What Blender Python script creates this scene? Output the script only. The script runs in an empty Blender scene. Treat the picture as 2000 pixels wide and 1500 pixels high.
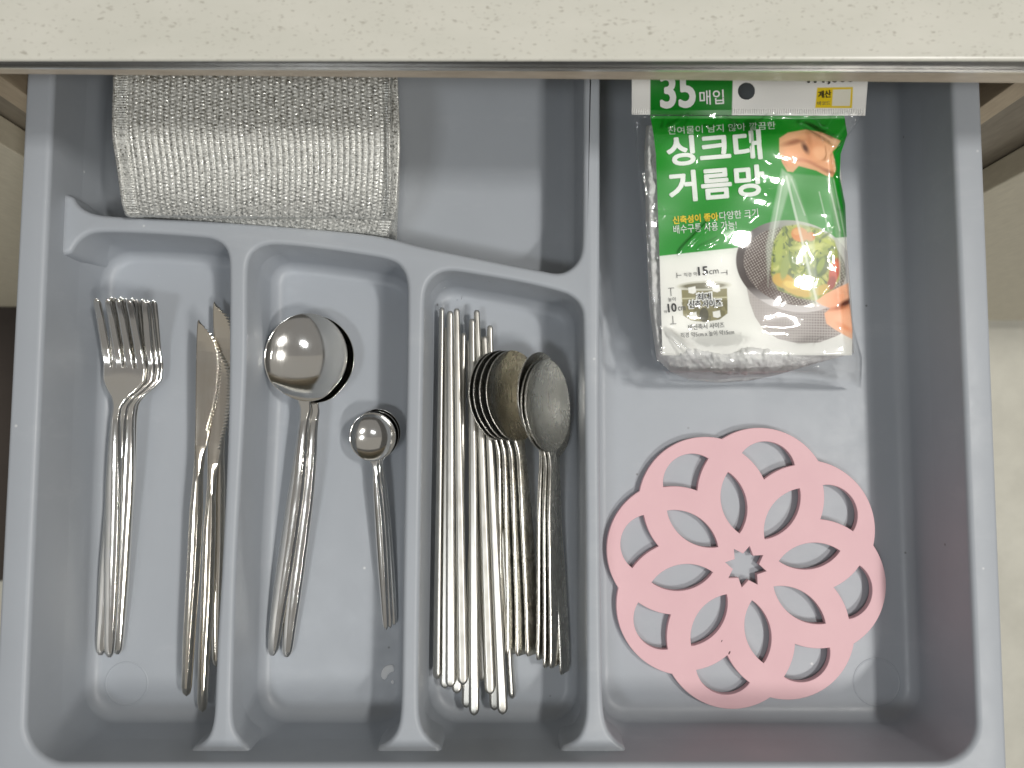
import bpy, bmesh, math, random
import numpy as np
from mathutils import Vector, Matrix

random.seed(7)
rng = np.random.default_rng(7)
scene = bpy.context.scene
COL = scene.collection

# ------------------------------------------------------------------ camera
F = 1570.0                 # focal length in photo pixels (photo 2000 x 1500)
H = 0.436                  # camera height above the tray floor
TH = math.atan(115.0 / F)  # slight tilt towards the back of the drawer
cam_d = bpy.data.cameras.new("camera")
cam_d.sensor_width = 36.0
cam_d.lens = F / 2000.0 * 36.0
cam_d.clip_start = 0.01
cam_d.clip_end = 50.0
cam_d.dof.use_dof = True
cam_d.dof.focus_distance = 0.425
cam_d.dof.aperture_fstop = 9.5
cam = bpy.data.objects.new("camera", cam_d)
cam.location = (0, 0, H)
cam.rotation_euler = (TH, 0, 0)
COL.objects.link(cam)
scene.camera = cam

# ------------------------------------------------------------------ world and lamps
world = bpy.data.worlds.new("World")
scene.world = world
world.use_nodes = True
bg = world.node_tree.nodes["Background"]
bg.inputs[0].default_value = (1.0, 0.97, 0.92, 1)
bg.inputs[1].default_value = 0.09


def lamp(name, loc, target, size, sizey, power, color):
    d = bpy.data.lights.new(name, 'AREA')
    d.shape = 'RECTANGLE'
    d.size = size
    d.size_y = sizey
    d.energy = power
    d.color = color
    o = bpy.data.objects.new(name, d)
    o.location = loc
    o.rotation_euler = (Vector(target) - Vector(loc)).to_track_quat('-Z', 'Y').to_euler()
    COL.objects.link(o)
    return o


lamp("ceiling_lamp", (1.22, 0.17, 2.40), (0, 0.02, 0), 0.30, 0.12, 25.0, (1.0, 0.975, 0.93))
lamp("ceiling_lamp", (1.22, -1.02, 2.40), (0, 0.02, 0), 0.60, 0.12, 30.0, (1.0, 0.975, 0.93))
lamp("room_lamp", (-0.34, -0.40, 1.40), (-0.1, 0.05, 0), 0.26, 0.14, 3.7, (0.94, 0.975, 1.0))
lamp("ceiling_fill", (0, 1.35, 2.3), (0, 1.35, 0), 4.6, 2.3, 8.5, (1.0, 0.955, 0.87))  # added fill panel standing in for ceiling bounce, mirrored in the steel
lamp("ceiling_fill", (0, -2.3, 2.3), (0, -2.3, 0), 4.6, 5.0, 12.0, (1.0, 0.965, 0.92))  # second added fill panel, towards the front, brightens reflections in the cutlery

scene.view_settings.view_transform = 'Standard'
scene.view_settings.look = 'None'
scene.view_settings.exposure = -0.18
scene.view_settings.gamma = 1.0
try:
    scene.cycles.max_bounces = 10
    scene.cycles.transparent_max_bounces = 16
    scene.cycles.use_denoising = True
    scene.cycles.blur_glossy = 0.3
except Exception:
    pass

# ------------------------------------------------------------------ helpers
CT, ST = math.cos(TH), math.sin(TH)


def W(px, py, z):
    """the point of the place at height z that stands behind a photo pixel (arrays allowed)"""
    px = np.asarray(px, float); py = np.asarray(py, float); z = np.asarray(z, float)
    cx = (px - 1000.0) / F
    cy = (750.0 - py) / F
    dy = cy * CT + ST
    dz = cy * ST - CT
    s = (z - H) / dz
    return np.stack(np.broadcast_arrays(cx * s, dy * s, z), -1)


def U(px, py, z):
    return Vector([float(c) for c in W(px, py, z)])


def z_at(Y, py):
    """height at which the vertical plane y = Y meets photo row py"""
    cy = (750.0 - py) / F
    return H + Y * (cy * ST - CT) / (cy * CT + ST)


def x_at(px, Y, py):
    cy = (750.0 - py) / F
    return (px - 1000.0) / F * Y / (cy * CT + ST)


def new_mesh(name, verts, faces, mat=None, smooth=True, parent=None, normals=None):
    me = bpy.data.meshes.new(name)
    me.from_pydata([tuple(map(float, v)) for v in verts], [], [tuple(map(int, f)) for f in faces])
    me.update()
    if smooth:
        me.polygons.foreach_set("use_smooth", [True] * len(me.polygons))
    if normals is not None:
        me.normals_split_custom_set_from_vertices([tuple(map(float, n)) for n in normals])
    o = bpy.data.objects.new(name, me)
    if mat is not None:
        me.materials.append(mat)
    COL.objects.link(o)
    if parent is not None:
        o.parent = parent
    return o


def empty(name, loc=(0, 0, 0), matrix=None):
    o = bpy.data.objects.new(name, None)
    o.empty_display_size = 0.01
    COL.objects.link(o)
    if matrix is not None:
        o.matrix_world = matrix
    else:
        o.location = loc
    return o


def tag(o, label=None, cat=None, group=None, kind=None):
    if label: o["label"] = label
    if cat: o["category"] = cat
    if group: o["group"] = group
    if kind: o["kind"] = kind
    return o


def copy_tree(root):
    c = root.copy(); COL.objects.link(c)
    for ch in list(root.children):
        d = ch.copy(); COL.objects.link(d); d.parent = c
        for g in list(ch.children):
            e = g.copy(); COL.objects.link(e); e.parent = d
    return c


def box_mesh(name, lo, hi, mat, parent=None, bev=0.0):
    bm = bmesh.new()
    bmesh.ops.create_cube(bm, size=1.0)
    for v in bm.verts:
        v.co = Vector([lo[i] + (v.co[i] + 0.5) * (hi[i] - lo[i]) for i in range(3)])
    if bev:
        bmesh.ops.bevel(bm, geom=bm.edges[:], offset=bev, segments=3, profile=0.5, affect='EDGES')
    me = bpy.data.meshes.new(name)
    bm.to_mesh(me); bm.free()
    me.materials.append(mat)
    o = bpy.data.objects.new(name, me)
    COL.objects.link(o)
    if parent is not None: o.parent = parent
    return o


def pchip(x, y, xq):
    """monotone cubic interpolation"""
    x = np.asarray(x, float); y = np.asarray(y, float)
    h = np.diff(x); d = np.diff(y) / h
    m = np.zeros_like(y)
    m[0], m[-1] = d[0], d[-1]
    for i in range(1, len(x) - 1):
        if d[i - 1] * d[i] > 0:
            w1, w2 = 2 * h[i] + h[i - 1], h[i] + 2 * h[i - 1]
            m[i] = (w1 + w2) / (w1 / d[i - 1] + w2 / d[i])
    k = np.clip(np.searchsorted(x, xq) - 1, 0, len(x) - 2)
    t = (xq - x[k]) / h[k]
    return ((2 * t**3 - 3 * t**2 + 1) * y[k] + (t**3 - 2 * t**2 + t) * h[k] * m[k]
            + (-2 * t**3 + 3 * t**2) * y[k + 1] + (t**3 - t**2) * h[k] * m[k + 1])


def chaikin(p, n=2, closed=True):
    p = np.asarray(p, float)
    for _ in range(n):
        q = np.roll(p, -1, 0)
        a, b = 0.75 * p + 0.25 * q, 0.25 * p + 0.75 * q
        if closed:
            p = np.stack([a, b], 1).reshape(-1, p.shape[1])
        else:
            p = np.concatenate([p[:1], np.stack([a[:-1], b[:-1]], 1).reshape(-1, p.shape[1]), p[-1:]])
    return p


def resample_closed(p, step):
    q = np.vstack([p, p[:1]])
    d = np.r_[0, np.cumsum(np.linalg.norm(np.diff(q, axis=0), axis=1))]
    n = max(8, int(d[-1] / step))
    s = np.linspace(0, d[-1], n, endpoint=False)
    return np.stack([np.interp(s, d, q[:, k]) for k in range(p.shape[1])], -1)


def offset_closed(p, dist):
    """p counter-clockwise; positive dist grows the outline"""
    t = np.roll(p, -1, 0) - np.roll(p, 1, 0)
    t /= np.linalg.norm(t, axis=1, keepdims=True) + 1e-12
    return p + dist * np.stack([t[:, 1], -t[:, 0]], -1)


def area2(p):
    q = np.roll(p, -1, 0)
    return np.sum(p[:, 0] * q[:, 1] - p[:, 1] * q[:, 0])


def loft_closed(loops, cap_last=True, flip=False):
    n = len(loops[0])
    verts = np.concatenate(loops)
    faces = []
    for k in range(len(loops) - 1):
        a, b = k * n, (k + 1) * n
        for i in range(n):
            j = (i + 1) % n
            f = (a + i, a + j, b + j, b + i)
            faces.append(f[::-1] if flip else f)
    if cap_last:
        f = list(range((len(loops) - 1) * n, len(loops) * n))
        faces.append(f[::-1] if flip else f)
    return verts, faces


# ------------------------------------------------------------------ materials
def mat_new(name):
    m = bpy.data.materials.new(name)
    m.use_nodes = True
    nt = m.node_tree
    return m, nt, nt.nodes["Principled BSDF"]


def node(nt, kind, **kw):
    n = nt.nodes.new(kind)
    for k, v in kw.items():
        setattr(n, k, v)
    return n


def coords(nt, scale=(1, 1, 1)):
    tc = node(nt, "ShaderNodeTexCoord")
    mp = node(nt, "ShaderNodeMapping")
    mp.inputs["Scale"].default_value = scale
    nt.links.new(tc.outputs["Object"], mp.inputs["Vector"])
    return mp.outputs["Vector"]


def add_noise(nt, vec, scale, detail=4.0, rough=0.55):
    n = node(nt, "ShaderNodeTexNoise")
    n.inputs["Scale"].default_value = scale
    n.inputs["Detail"].default_value = detail
    n.inputs["Roughness"].default_value = rough
    nt.links.new(vec, n.inputs["Vector"])
    return n.outputs["Fac"]


def ramp(nt, fac, stops):
    r = node(nt, "ShaderNodeValToRGB")
    el = r.color_ramp.elements
    while len(el) < len(stops): el.new(0.5)
    for e, (p, c) in zip(el, stops):
        e.position = p; e.color = c if len(c) == 4 else (*c, 1)
    nt.links.new(fac, r.inputs["Fac"])
    return r.outputs["Color"]


def bump(nt, height, strength, dist, bsdf):
    b = node(nt, "ShaderNodeBump")
    b.inputs["Strength"].default_value = strength
    b.inputs["Distance"].default_value = dist
    nt.links.new(height, b.inputs["Height"])
    nt.links.new(b.outputs["Normal"], bsdf.inputs["Normal"])


def plastic(name, c, rough):
    m, nt, b = mat_new(name)
    v = coords(nt)
    n1 = add_noise(nt, v, 14, 5)
    col = ramp(nt, n1, [(0.3, tuple(x * 0.97 for x in c)), (0.7, tuple(min(1, x * 1.03) for x in c))])
    nt.links.new(col, b.inputs["Base Color"])
    n2 = add_noise(nt, v, 60, 6, 0.7)
    r = ramp(nt, n2, [(0.3, (rough - .05,) * 3), (0.7, (rough + .08,) * 3)])
    nt.links.new(r, b.inputs["Roughness"])
    n3 = add_noise(nt, v, 2500, 2)
    bump(nt, n3, 0.08, 0.0002, b)
    b.inputs["IOR"].default_value = 1.46
    return m


def steel(name, c, rough, streak=0.0, bumpy=0.0, stain=0.0):
    m, nt, b = mat_new(name)
    b.inputs["Metallic"].default_value = 1.0
    vs = coords(nt, (900, 30, 900))
    v = coords(nt)
    n1 = add_noise(nt, vs, 1.0, 4, 0.6)
    n2 = add_noise(nt, v, 90, 4, 0.6)
    mx = node(nt, "ShaderNodeMath", operation='ADD')
    nt.links.new(n1, mx.inputs[0]); nt.links.new(n2, mx.inputs[1])
    hf = node(nt, "ShaderNodeMath", operation='MULTIPLY')
    nt.links.new(mx.outputs[0], hf.inputs[0]); hf.inputs[1].default_value = 0.5
    lo, hi = max(0.02, rough * (1 - streak)), rough * (1 + streak)
    r = ramp(nt, hf.outputs[0], [(0.35, (lo,) * 3), (0.65, (hi,) * 3)])
    nt.links.new(r, b.inputs["Roughness"])
    d = 1.0 - 0.25 * stain
    col = ramp(nt, n2, [(0.3, (c[0] * d, c[1] * d * 0.985, c[2] * d * 0.96)), (0.62, c)])
    nt.links.new(col, b.inputs["Base Color"])
    if bumpy:
        bump(nt, n1, bumpy, 0.0001, b)
    return m


M = {}
M["tray"] = plastic("grey_plastic", (0.41, 0.438, 0.475), 0.40)
nt = M["tray"].node_tree; b = nt.nodes["Principled BSDF"]
old = b.inputs["Base Color"].links[0].from_socket
vd = node(nt, "ShaderNodeTexVoronoi"); vd.inputs["Scale"].default_value = 120
nt.links.new(coords(nt), vd.inputs["Vector"])
dot = ramp(nt, vd.outputs["Distance"], [(0.05, (1, 1, 1)), (0.11, (0, 0, 0))])
sp = node(nt, "ShaderNodeSeparateColor"); nt.links.new(vd.outputs["Color"], sp.inputs[0])
few = ramp(nt, sp.outputs[1], [(0.955, (0, 0, 0)), (0.965, (.75, .75, .75))])
mm_ = node(nt, "ShaderNodeMath", operation='MULTIPLY'); nt.links.new(dot, mm_.inputs[0]); nt.links.new(few, mm_.inputs[1])
shade = ramp(nt, sp.outputs[2], [(0.5, (0.14, 0.14, 0.14)), (0.55, (0.75, 0.76, 0.76))])
mxc = node(nt, "ShaderNodeMix", data_type='RGBA')
nt.links.new(mm_.outputs[0], mxc.inputs["Factor"]); nt.links.new(old, mxc.inputs["A"]); nt.links.new(shade, mxc.inputs["B"])
smear = add_noise(nt, coords(nt, (9, 26, 9)), 1.0, 6, 0.72)
sm = ramp(nt, smear, [(0.56, (0, 0, 0)), (0.72, (.16, .16, .16))])
mx2 = node(nt, "ShaderNodeMix", data_type='RGBA')
nt.links.new(sm, mx2.inputs["Factor"]); nt.links.new(mxc.outputs["Result"], mx2.inputs["A"]); mx2.inputs["B"].default_value = (.66, .68, .69, 1)
nt.links.new(mx2.outputs["Result"], b.inputs["Base Color"])
M["residue"] = plastic("dried_residue", (0.86, 0.87, 0.88), 0.6)
M["polished"] = steel("polished_steel", (0.85, 0.84, 0.81), 0.11, 0.3)
M["knife"] = steel("knife_steel", (0.84, 0.79, 0.70), 0.11, 0.3)
M["worn"] = steel("worn_steel", (0.64, 0.63, 0.59), 0.34, 0.15, 0.08, 0.3)
M["old_spoon"] = steel("old_spoon_steel", (0.70, 0.685, 0.635), 0.26, 0.25, 0.08, 0.5)


def wood(name, c1, c2, scale=(8, 8, 60), rough=0.5, coat=0.0):
    m, nt, b = mat_new(name)
    v = coords(nt, scale)
    n = add_noise(nt, v, 6, 6, 0.65)
    col = ramp(nt, n, [(0.3, c1), (0.7, c2)])
    nt.links.new(col, b.inputs["Base Color"])
    b.inputs["Roughness"].default_value = rough
    b.inputs["Coat Weight"].default_value = coat
    b.inputs["Coat Roughness"].default_value = 0.12
    bump(nt, n, 0.15, 0.0003, b)
    return m


M["rail"] = wood("rail_wood", (0.50, 0.41, 0.30), (0.68, 0.58, 0.45), (14, 60, 60), 0.42, 0.5)
M["stile"] = wood("stile_wood", (0.42, 0.33, 0.23), (0.56, 0.46, 0.33), (70, 70, 9), 0.5)
M["brown"] = wood("dark_brown_grain", (0.20, 0.17, 0.135), (0.28, 0.245, 0.195), (50, 50, 8), 0.5)
M["door"] = wood("beige_laminate", (0.58, 0.535, 0.43), (0.68, 0.63, 0.51), (40, 40, 10), 0.5)
M["mat"] = plastic("dark_mat", (0.085, 0.07, 0.06), 0.8)
M["inside"] = plastic("cabinet_inside", (0.16, 0.14, 0.12), 0.7)
M["band"] = plastic("dark_edge_band", (0.075, 0.075, 0.07), 0.33)
M["trim"] = steel("trim_aluminium", (0.85, 0.84, 0.80), 0.25)

# quartz worktop: pale beige with short dark dashes
m, nt, b = mat_new("quartz")
def dashes(scale, r0, r1, p0, p1, rot):
    v = coords(nt, scale)
    nt.nodes[-1].inputs["Rotation"].default_value = rot
    ds = node(nt, "ShaderNodeTexNoise"); ds.inputs["Scale"].default_value = 0.9
    nt.links.new(v, ds.inputs["Vector"])
    av = node(nt, "ShaderNodeVectorMath", operation='MULTIPLY_ADD')
    nt.links.new(ds.outputs["Color"], av.inputs[0]); av.inputs[1].default_value = (1.6, 1.6, 1.6); nt.links.new(v, av.inputs[2])
    vo = node(nt, "ShaderNodeTexVoronoi"); vo.inputs["Scale"].default_value = 1.0
    nt.links.new(av.outputs[0], vo.inputs["Vector"])
    dist = ramp(nt, vo.outputs["Distance"], [(r0, (1, 1, 1)), (r1, (0, 0, 0))])
    sp = node(nt, "ShaderNodeSeparateColor"); nt.links.new(vo.outputs["Color"], sp.inputs[0])
    pick = ramp(nt, sp.outputs[0], [(p0, (0, 0, 0)), (p1, (1, 1, 1))])
    mu = node(nt, "ShaderNodeMath", operation='MULTIPLY')
    nt.links.new(dist, mu.inputs[0]); nt.links.new(pick, mu.inputs[1])
    return mu.outputs[0]


d1 = dashes((300, 560, 560), 0.12, 0.40, 0.60, 1.0, (0.2, 0.3, 0.1))
d2 = dashes((520, 1000, 1000), 0.12, 0.45, 0.80, 1.0, (0.5, 0.1, -0.15))
mul = node(nt, "ShaderNodeMath", operation='MAXIMUM')
nt.links.new(d1, mul.inputs[0]); nt.links.new(d2, mul.inputs[1])
mul2 = node(nt, "ShaderNodeMath", operation='MULTIPLY')
nt.links.new(mul.outputs[0], mul2.inputs[0]); mul2.inputs[1].default_value = 0.7
big = add_noise(nt, coords(nt, (30, 60, 60)), 1.0, 4)
base = ramp(nt, big, [(0.3, (0.67, 0.66, 0.58)), (0.7, (0.72, 0.705, 0.625))])
mixc = node(nt, "ShaderNodeMix", data_type='RGBA')
nt.links.new(mul2.outputs[0], mixc.inputs["Factor"])
nt.links.new(base, mixc.inputs["A"]); mixc.inputs["B"].default_value = (0.36, 0.33, 0.27, 1)
nt.links.new(mixc.outputs["Result"], b.inputs["Base Color"])
b.inputs["Roughness"].default_value = 0.28
M["quartz"] = m

# floor tile
m, nt, b = mat_new("floor_tile")
v = coords(nt)
n = add_noise(nt, v, 9, 7, 0.7)
nt.links.new(ramp(nt, n, [(0.35, (0.74, 0.725, 0.635)), (0.65, (0.87, 0.855, 0.755))]), b.inputs["Base Color"])
b.inputs["Roughness"].default_value = 0.4
M["floor"] = m

m, nt, b = mat_new("pink_silicone")
v = coords(nt)
n = add_noise(nt, v, 35, 5)
nt.links.new(ramp(nt, n, [(0.3, (0.79, 0.495, 0.53)), (0.7, (0.83, 0.53, 0.56))]), b.inputs["Base Color"])
b.inputs["Roughness"].default_value = 0.55
b.inputs["Subsurface Weight"].default_value = 0.0
bump(nt, add_noise(nt, v, 900, 3), 0.06, 0.0002, b)
M["pink"] = m
M["speck"] = plastic("dark_speck", (0.12, 0.05, 0.06), 0.6)

# silver scouring cloth
m, nt, b = mat_new("silver_thread")
v = coords(nt)
vo = node(nt, "ShaderNodeTexVoronoi"); vo.inputs["Scale"].default_value = 1300
nt.links.new(v, vo.inputs["Vector"])
sep = node(nt, "ShaderNodeSeparateColor"); nt.links.new(vo.outputs["Color"], sep.inputs[0])
nt.links.new(ramp(nt, sep.outputs[0], [(0.0, (0.48, 0.48, 0.45)), (1.0, (0.80, 0.80, 0.76))]), b.inputs["Base Color"])
nt.links.new(ramp(nt, sep.outputs[1], [(0.55, (0.25,) * 3), (0.8, (0.95,) * 3)]), b.inputs["Metallic"])
nt.links.new(ramp(nt, sep.outputs[2], [(0.0, (0.22,) * 3), (1.0, (0.6,) * 3)]), b.inputs["Roughness"])
vm = node(nt, "ShaderNodeMath", operation='MULTIPLY'); vm.inputs[1].default_value = 1.0
nt.links.new(sep.outputs[1], vm.inputs[0])
bump(nt, vm.outputs[0], 0.28, 0.0003, b)
M["silver"] = m


def vcol_mat(name, rough=0.35, coat=0.0):
    m, nt, b = mat_new(name)
    a = node(nt, "ShaderNodeAttribute", attribute_name="print")
    nt.links.new(a.outputs["Color"], b.inputs["Base Color"])
    b.inputs["Roughness"].default_value = rough
    b.inputs["Coat Weight"].default_value = coat
    return m


M["print"] = vcol_mat("printed_card", 0.4)


def ink(name, c):
    m, nt, b = mat_new(name)
    v = coords(nt)
    nt.links.new(ramp(nt, add_noise(nt, v, 300, 2), [(0.3, tuple(x * .97 for x in c)), (0.7, c)]), b.inputs["Base Color"])
    b.inputs["Roughness"].default_value = 0.45
    return m


M["white_ink"] = ink("white_ink", (0.86, 0.87, 0.84))
M["black_ink"] = ink("black_ink", (0.02, 0.02, 0.02))
M["grey_ink"] = ink("grey_ink", (0.12, 0.12, 0.12))
M["yellow_ink"] = ink("yellow_ink", (0.86, 0.62, 0.02))

m, nt, b = mat_new("white_net")
v = coords(nt)
nt.links.new(ramp(nt, add_noise(nt, v, 150, 4), [(0.3, (0.82, 0.82, 0.80)), (0.7, (0.90, 0.90, 0.89))]), b.inputs["Base Color"])
b.inputs["Roughness"].default_value = 0.8
bump(nt, add_noise(nt, v, 420, 6, 0.7), 0.9, 0.0018, b)
M["net"] = m

# clear film
m, nt, b = mat_new("clear_film")
out = nt.nodes["Material Output"]
tr = node(nt, "ShaderNodeBsdfTransparent"); tr.inputs[0].default_value = (0.985, 0.988, 0.99, 1)
gl = node(nt, "ShaderNodeBsdfGlossy"); gl.inputs["Roughness"].default_value = 0.06
gl.inputs["Color"].default_value = (1, 1, 1, 1)
fr = node(nt, "ShaderNodeFresnel"); fr.inputs["IOR"].default_value = 1.5
mp = node(nt, "ShaderNodeMath", operation='MULTIPLY'); mp.inputs[1].default_value = 1.1
nt.links.new(fr.outputs[0], mp.inputs[0])
mx = node(nt, "ShaderNodeMixShader")
nt.links.new(mp.outputs[0], mx.inputs[0])
nt.links.new(tr.outputs[0], mx.inputs[1]); nt.links.new(gl.outputs[0], mx.inputs[2])
nt.links.new(mx.outputs[0], out.inputs["Surface"])
M["film"] = m

# ================================================================== SETTING
ZF = -0.77
floor = new_mesh("floor", [(-4, -4, ZF), (4, -4, ZF), (4, 4, ZF), (-4, 4, ZF)], [(0, 1, 2, 3)], M["floor"], smooth=False)
tag(floor, kind="structure")

# ---- worktop
ZT = 0.135
YC = U(1000, 117, ZT).y
worktop = empty("worktop", (0, YC + 0.2, ZT))
tag(worktop, "pale beige speckled stone worktop across the top above the drawer", "worktop")


def rel(o, root):
    o.parent = root
    o.matrix_parent_inverse = root.matrix_world.inverted()
    return o


def prof_extrude(name, prof_l, prof_r, xl, xr, mat, parent):
    """prism between a left and a right profile of (y, z) points"""
    n = len(prof_l)
    vs = [(xl, y, z) for y, z in prof_l] + [(xr, y, z) for y, z in prof_r]
    fs = [(i, (i + 1) % n, n + (i + 1) % n, n + i) for i in range(n)] + [tuple(range(n))[::-1], tuple(range(n, 2 * n))]
    me = bpy.data.meshes.new(name)
    me.from_pydata(vs, [], fs)
    bm = bmesh.new(); bm.from_mesh(me); bmesh.ops.recalc_face_normals(bm, faces=bm.faces[:]); bm.to_mesh(me); bm.free()
    me.materials.append(mat)
    o = bpy.data.objects.new(name, me)
    COL.objects.link(o)
    bpy.context.view_layer.update()
    return rel(o, parent)


bpy.context.view_layer.update()
XL, XR = -0.75, 0.75


def ext(pl, pr):   # photo rows at x=0 and x=2000 extended to XL, XR (x = -.19 and .19 at the worktop edge)
    k = 0.75 / 0.19
    mid, hd_ = (pl + pr) / 2, (pr - pl) / 2
    return mid - hd_ * k, mid + hd_ * k


zl1, zr1 = ext(z_at(YC, 129), z_at(YC, 137))
zl0, zr0 = ext(z_at(YC, 119.5), z_at(YC, 119.5))
zl2, zr2 = ext(z_at(YC, 132), z_at(YC, 139.5))
zl3, zr3 = ext(z_at(YC, 147.5), z_at(YC, 164))
r = 0.0012
top_arc = [(YC + r - r * math.sin(a), ZT - r + r * math.cos(a)) for a in np.linspace(0, math.pi / 2, 5)]
prof_extrude("stone_slab", [(YC + 0.6, zl0), (YC + 0.6, ZT)] + top_arc + [(YC, zl0)],
             [(YC + 0.6, zr0), (YC + 0.6, ZT)] + top_arc + [(YC, zr0)], XL, XR, M["quartz"], worktop)
prof_extrude("edge_band", [(YC + 0.05, zl0 - .0002), (YC + .0005, zl0 - .0002), (YC + .0005, zl1), (YC + 0.05, zl1)],
             [(YC + 0.05, zr0 - .0002), (YC + .0005, zr0 - .0002), (YC + .0005, zr1), (YC + 0.05, zr1)], XL, XR, M["band"], worktop)
e = 0.0003
prof_extrude("edge_trim", [(YC + .03, zl1 - e), (YC - .0006, zl1 - e), (YC - .0006, zl2), (YC + .03, zl2)],
             [(YC + .03, zr1 - e), (YC - .0006, zr1 - e), (YC - .0006, zr2), (YC + .03, zr2)], XL, XR, M["trim"], worktop)
prof_extrude("wooden_rail", [(YC + .05, zl2 - e), (YC + .0006, zl2 - e), (YC + .0006, zl3), (YC + .05, zl3)],
             [(YC + .05, zr2 - e), (YC + .0006, zr2 - e), (YC + .0006, zr3), (YC + .05, zr3)], XL, XR, M["rail"], worktop)

# ---- base cabinet
YS = 0.176
cab = empty("base_cabinet", (0, YS + 0.2, ZF))
tag(cab, "light wood kitchen base cabinet that the open drawer slides out of", "cabinet")
bpy.context.view_layer.update()


def cpart(name, lo, hi, mat, bev=0.0):
    o = box_mesh(name, lo, hi, mat, None, bev)
    return rel(o, cab)


zt_c = 0.105
for s in (-1, 1):
    x1, x2 = (0.2465, 0.2605)
    x3 = 0.292 if s < 0 else 0.322
    a, b_ = sorted((s * x1, s * x2))
    cpart("stile", (a, YS, ZF + 0.1), (b_, YS + 0.45, zt_c), M["stile"], 0.0006)
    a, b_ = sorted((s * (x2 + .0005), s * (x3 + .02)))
    cpart("gap_panel", (a, YS + 0.012, ZF + 0.1), (b_, YS + 0.03, zt_c), M["brown"])  # set-back strip between stile and door, darker brown than the door
    a, b_ = sorted((s * x3, s * 0.95))
    dz = ZF + (0.21 if s < 0 else 0.095)
    cpart("door", (a, YS - 0.006, dz), (b_, YS + 0.011, zt_c - .004), M["door"], 0.0012)
cpart("back_panel", (-0.2460, YS + 0.40, ZF + 0.1), (0.2460, YS + 0.41, zt_c), M["inside"])
cpart("kick_board", (-0.95, YS + 0.035, ZF), (0.95, YS + 0.05, ZF + 0.0995), M["inside"])

mat_pts = [W(px, py, ZF + .012) for px, py in ((46, 600), (34, 700), (16, 1000), (2, 1135), (-420, 1135), (-420, 600))]
bm = bmesh.new()
bot = [bm.verts.new((p[0], p[1], ZF + .001)) for p in mat_pts]
fce = bm.faces.new(bot)
ex = bmesh.ops.extrude_face_region(bm, geom=[fce])
bmesh.ops.translate(bm, verts=[g for g in ex["geom"] if isinstance(g, bmesh.types.BMVert)], vec=(0, 0, .011))
bmesh.ops.recalc_face_normals(bm, faces=bm.faces[:])
me = bpy.data.meshes.new("floor_mat"); bm.to_mesh(me); bm.free(); me.materials.append(M["mat"])
o = bpy.data.objects.new("floor_mat", me); COL.objects.link(o)
tag(o, "dark brown mat on the floor beyond the drawer's left side", "floor mat")

# ================================================================== TRAY
ZR = 0.055      # rim height
HD = 0.041      # divider height


def rounded_quad(c, rad, ns=28, na=14):
    """c: 4 corners counter-clockwise; rad: 4 radii; equal point counts"""
    pts = []
    c = [np.array(p, float) for p in c]
    for i in range(4):
        p0, p1, p2 = c[i - 1], c[i], c[(i + 1) % 4]
        d1 = (p0 - p1) / np.linalg.norm(p0 - p1)
        d2 = (p2 - p1) / np.linalg.norm(p2 - p1)
        half = math.acos(np.clip(np.dot(d1, d2), -1, 1)) / 2
        t = rad[i] / math.tan(half)
        cc = p1 + (d1 + d2) / np.linalg.norm(d1 + d2) * rad[i] / math.sin(half)
        a, b2 = p1 + d1 * t - cc, p1 + d2 * t - cc
        a0 = math.atan2(a[1], a[0]); a1 = math.atan2(b2[1], b2[0])
        while a1 < a0: a1 += 2 * math.pi
        arc = [cc + rad[i] * np.array([math.cos(x), math.sin(x)]) for x in np.linspace(a0, a1, na)]
        if pts:
            q = pts[-1]
            pts += [q + (arc[0] - q) * k / ns for k in range(1, ns)]
        pts += arc
    q = pts[-1]
    pts += [q + (pts[0] - q) * k / ns for k in range(1, ns)]
    return np.array(pts)


def line_at_y(p, q, Y):
    t = (Y - p.y) / (q.y - p.y)
    return (p.x + (q.x - p.x) * t, Y)


YB = 0.235
il, ir = (U(104, 170, ZR), U(49, 1420, ZR)), (U(1858, 170, ZR), U(1909, 1420, ZR))
ol, orr = (U(50, 170, ZR), U(-14, 1440, ZR)), (U(1916, 170, ZR), U(1966, 1440, ZR))
YFi = U(1000, 1490, ZR).y
YFo = YFi - 0.016
inner = [line_at_y(*il, YFi), line_at_y(*ir, YFi), line_at_y(*ir, YB), line_at_y(*il, YB)]
outer = [line_at_y(*ol, YFo), line_at_y(*orr, YFo), line_at_y(*orr, YB + .014), line_at_y(*ol, YB + .014)]
RC = [0.0185] * 4
Pin = rounded_quad(inner, RC)
Pout = rounded_quad(outer, [0.006] * 4)


def with_z(p, z):
    return np.c_[p, np.full(len(p), z)]


loops = []
loops.append(with_z(offset_closed(Pout, -0.0005), ZR - 0.013))
loops.append(with_z(Pout, ZR - 0.012))
loops.append(with_z(Pout, ZR - 0.002))
for a in np.linspace(0.25, 1, 4) * math.pi / 2:
    loops.append(with_z(offset_closed(Pout, -0.002 * (1 - math.cos(a))), ZR - 0.002 + 0.002 * math.sin(a)))
RF = 0.0028
for a in np.linspace(0, 1, 7) * math.pi / 2:
    loops.append(with_z(offset_closed(Pin, RF * (1 - math.sin(a))), ZR - RF + RF * math.cos(a)))
loops.append(with_z(offset_closed(Pin, -0.0003), 0.03))
loops.append(with_z(offset_closed(Pin, -0.0003), 0.0238))
loops.append(with_z(offset_closed(Pin, -0.0003), 0.0232))
loops.append(with_z(offset_closed(Pin, 0.0025), 0.018))
loops.append(with_z(offset_closed(Pin, 0.0025), -0.0025))
tray = empty("cutlery_tray", (0, 0, 0))
tag(tray, "grey plastic cutlery tray with five rounded compartments filling the drawer", "cutlery tray")
vs, fs = loft_closed(loops)
tub = new_mesh("tray_shell", vs, fs, M["tray"], parent=tray)

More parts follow.
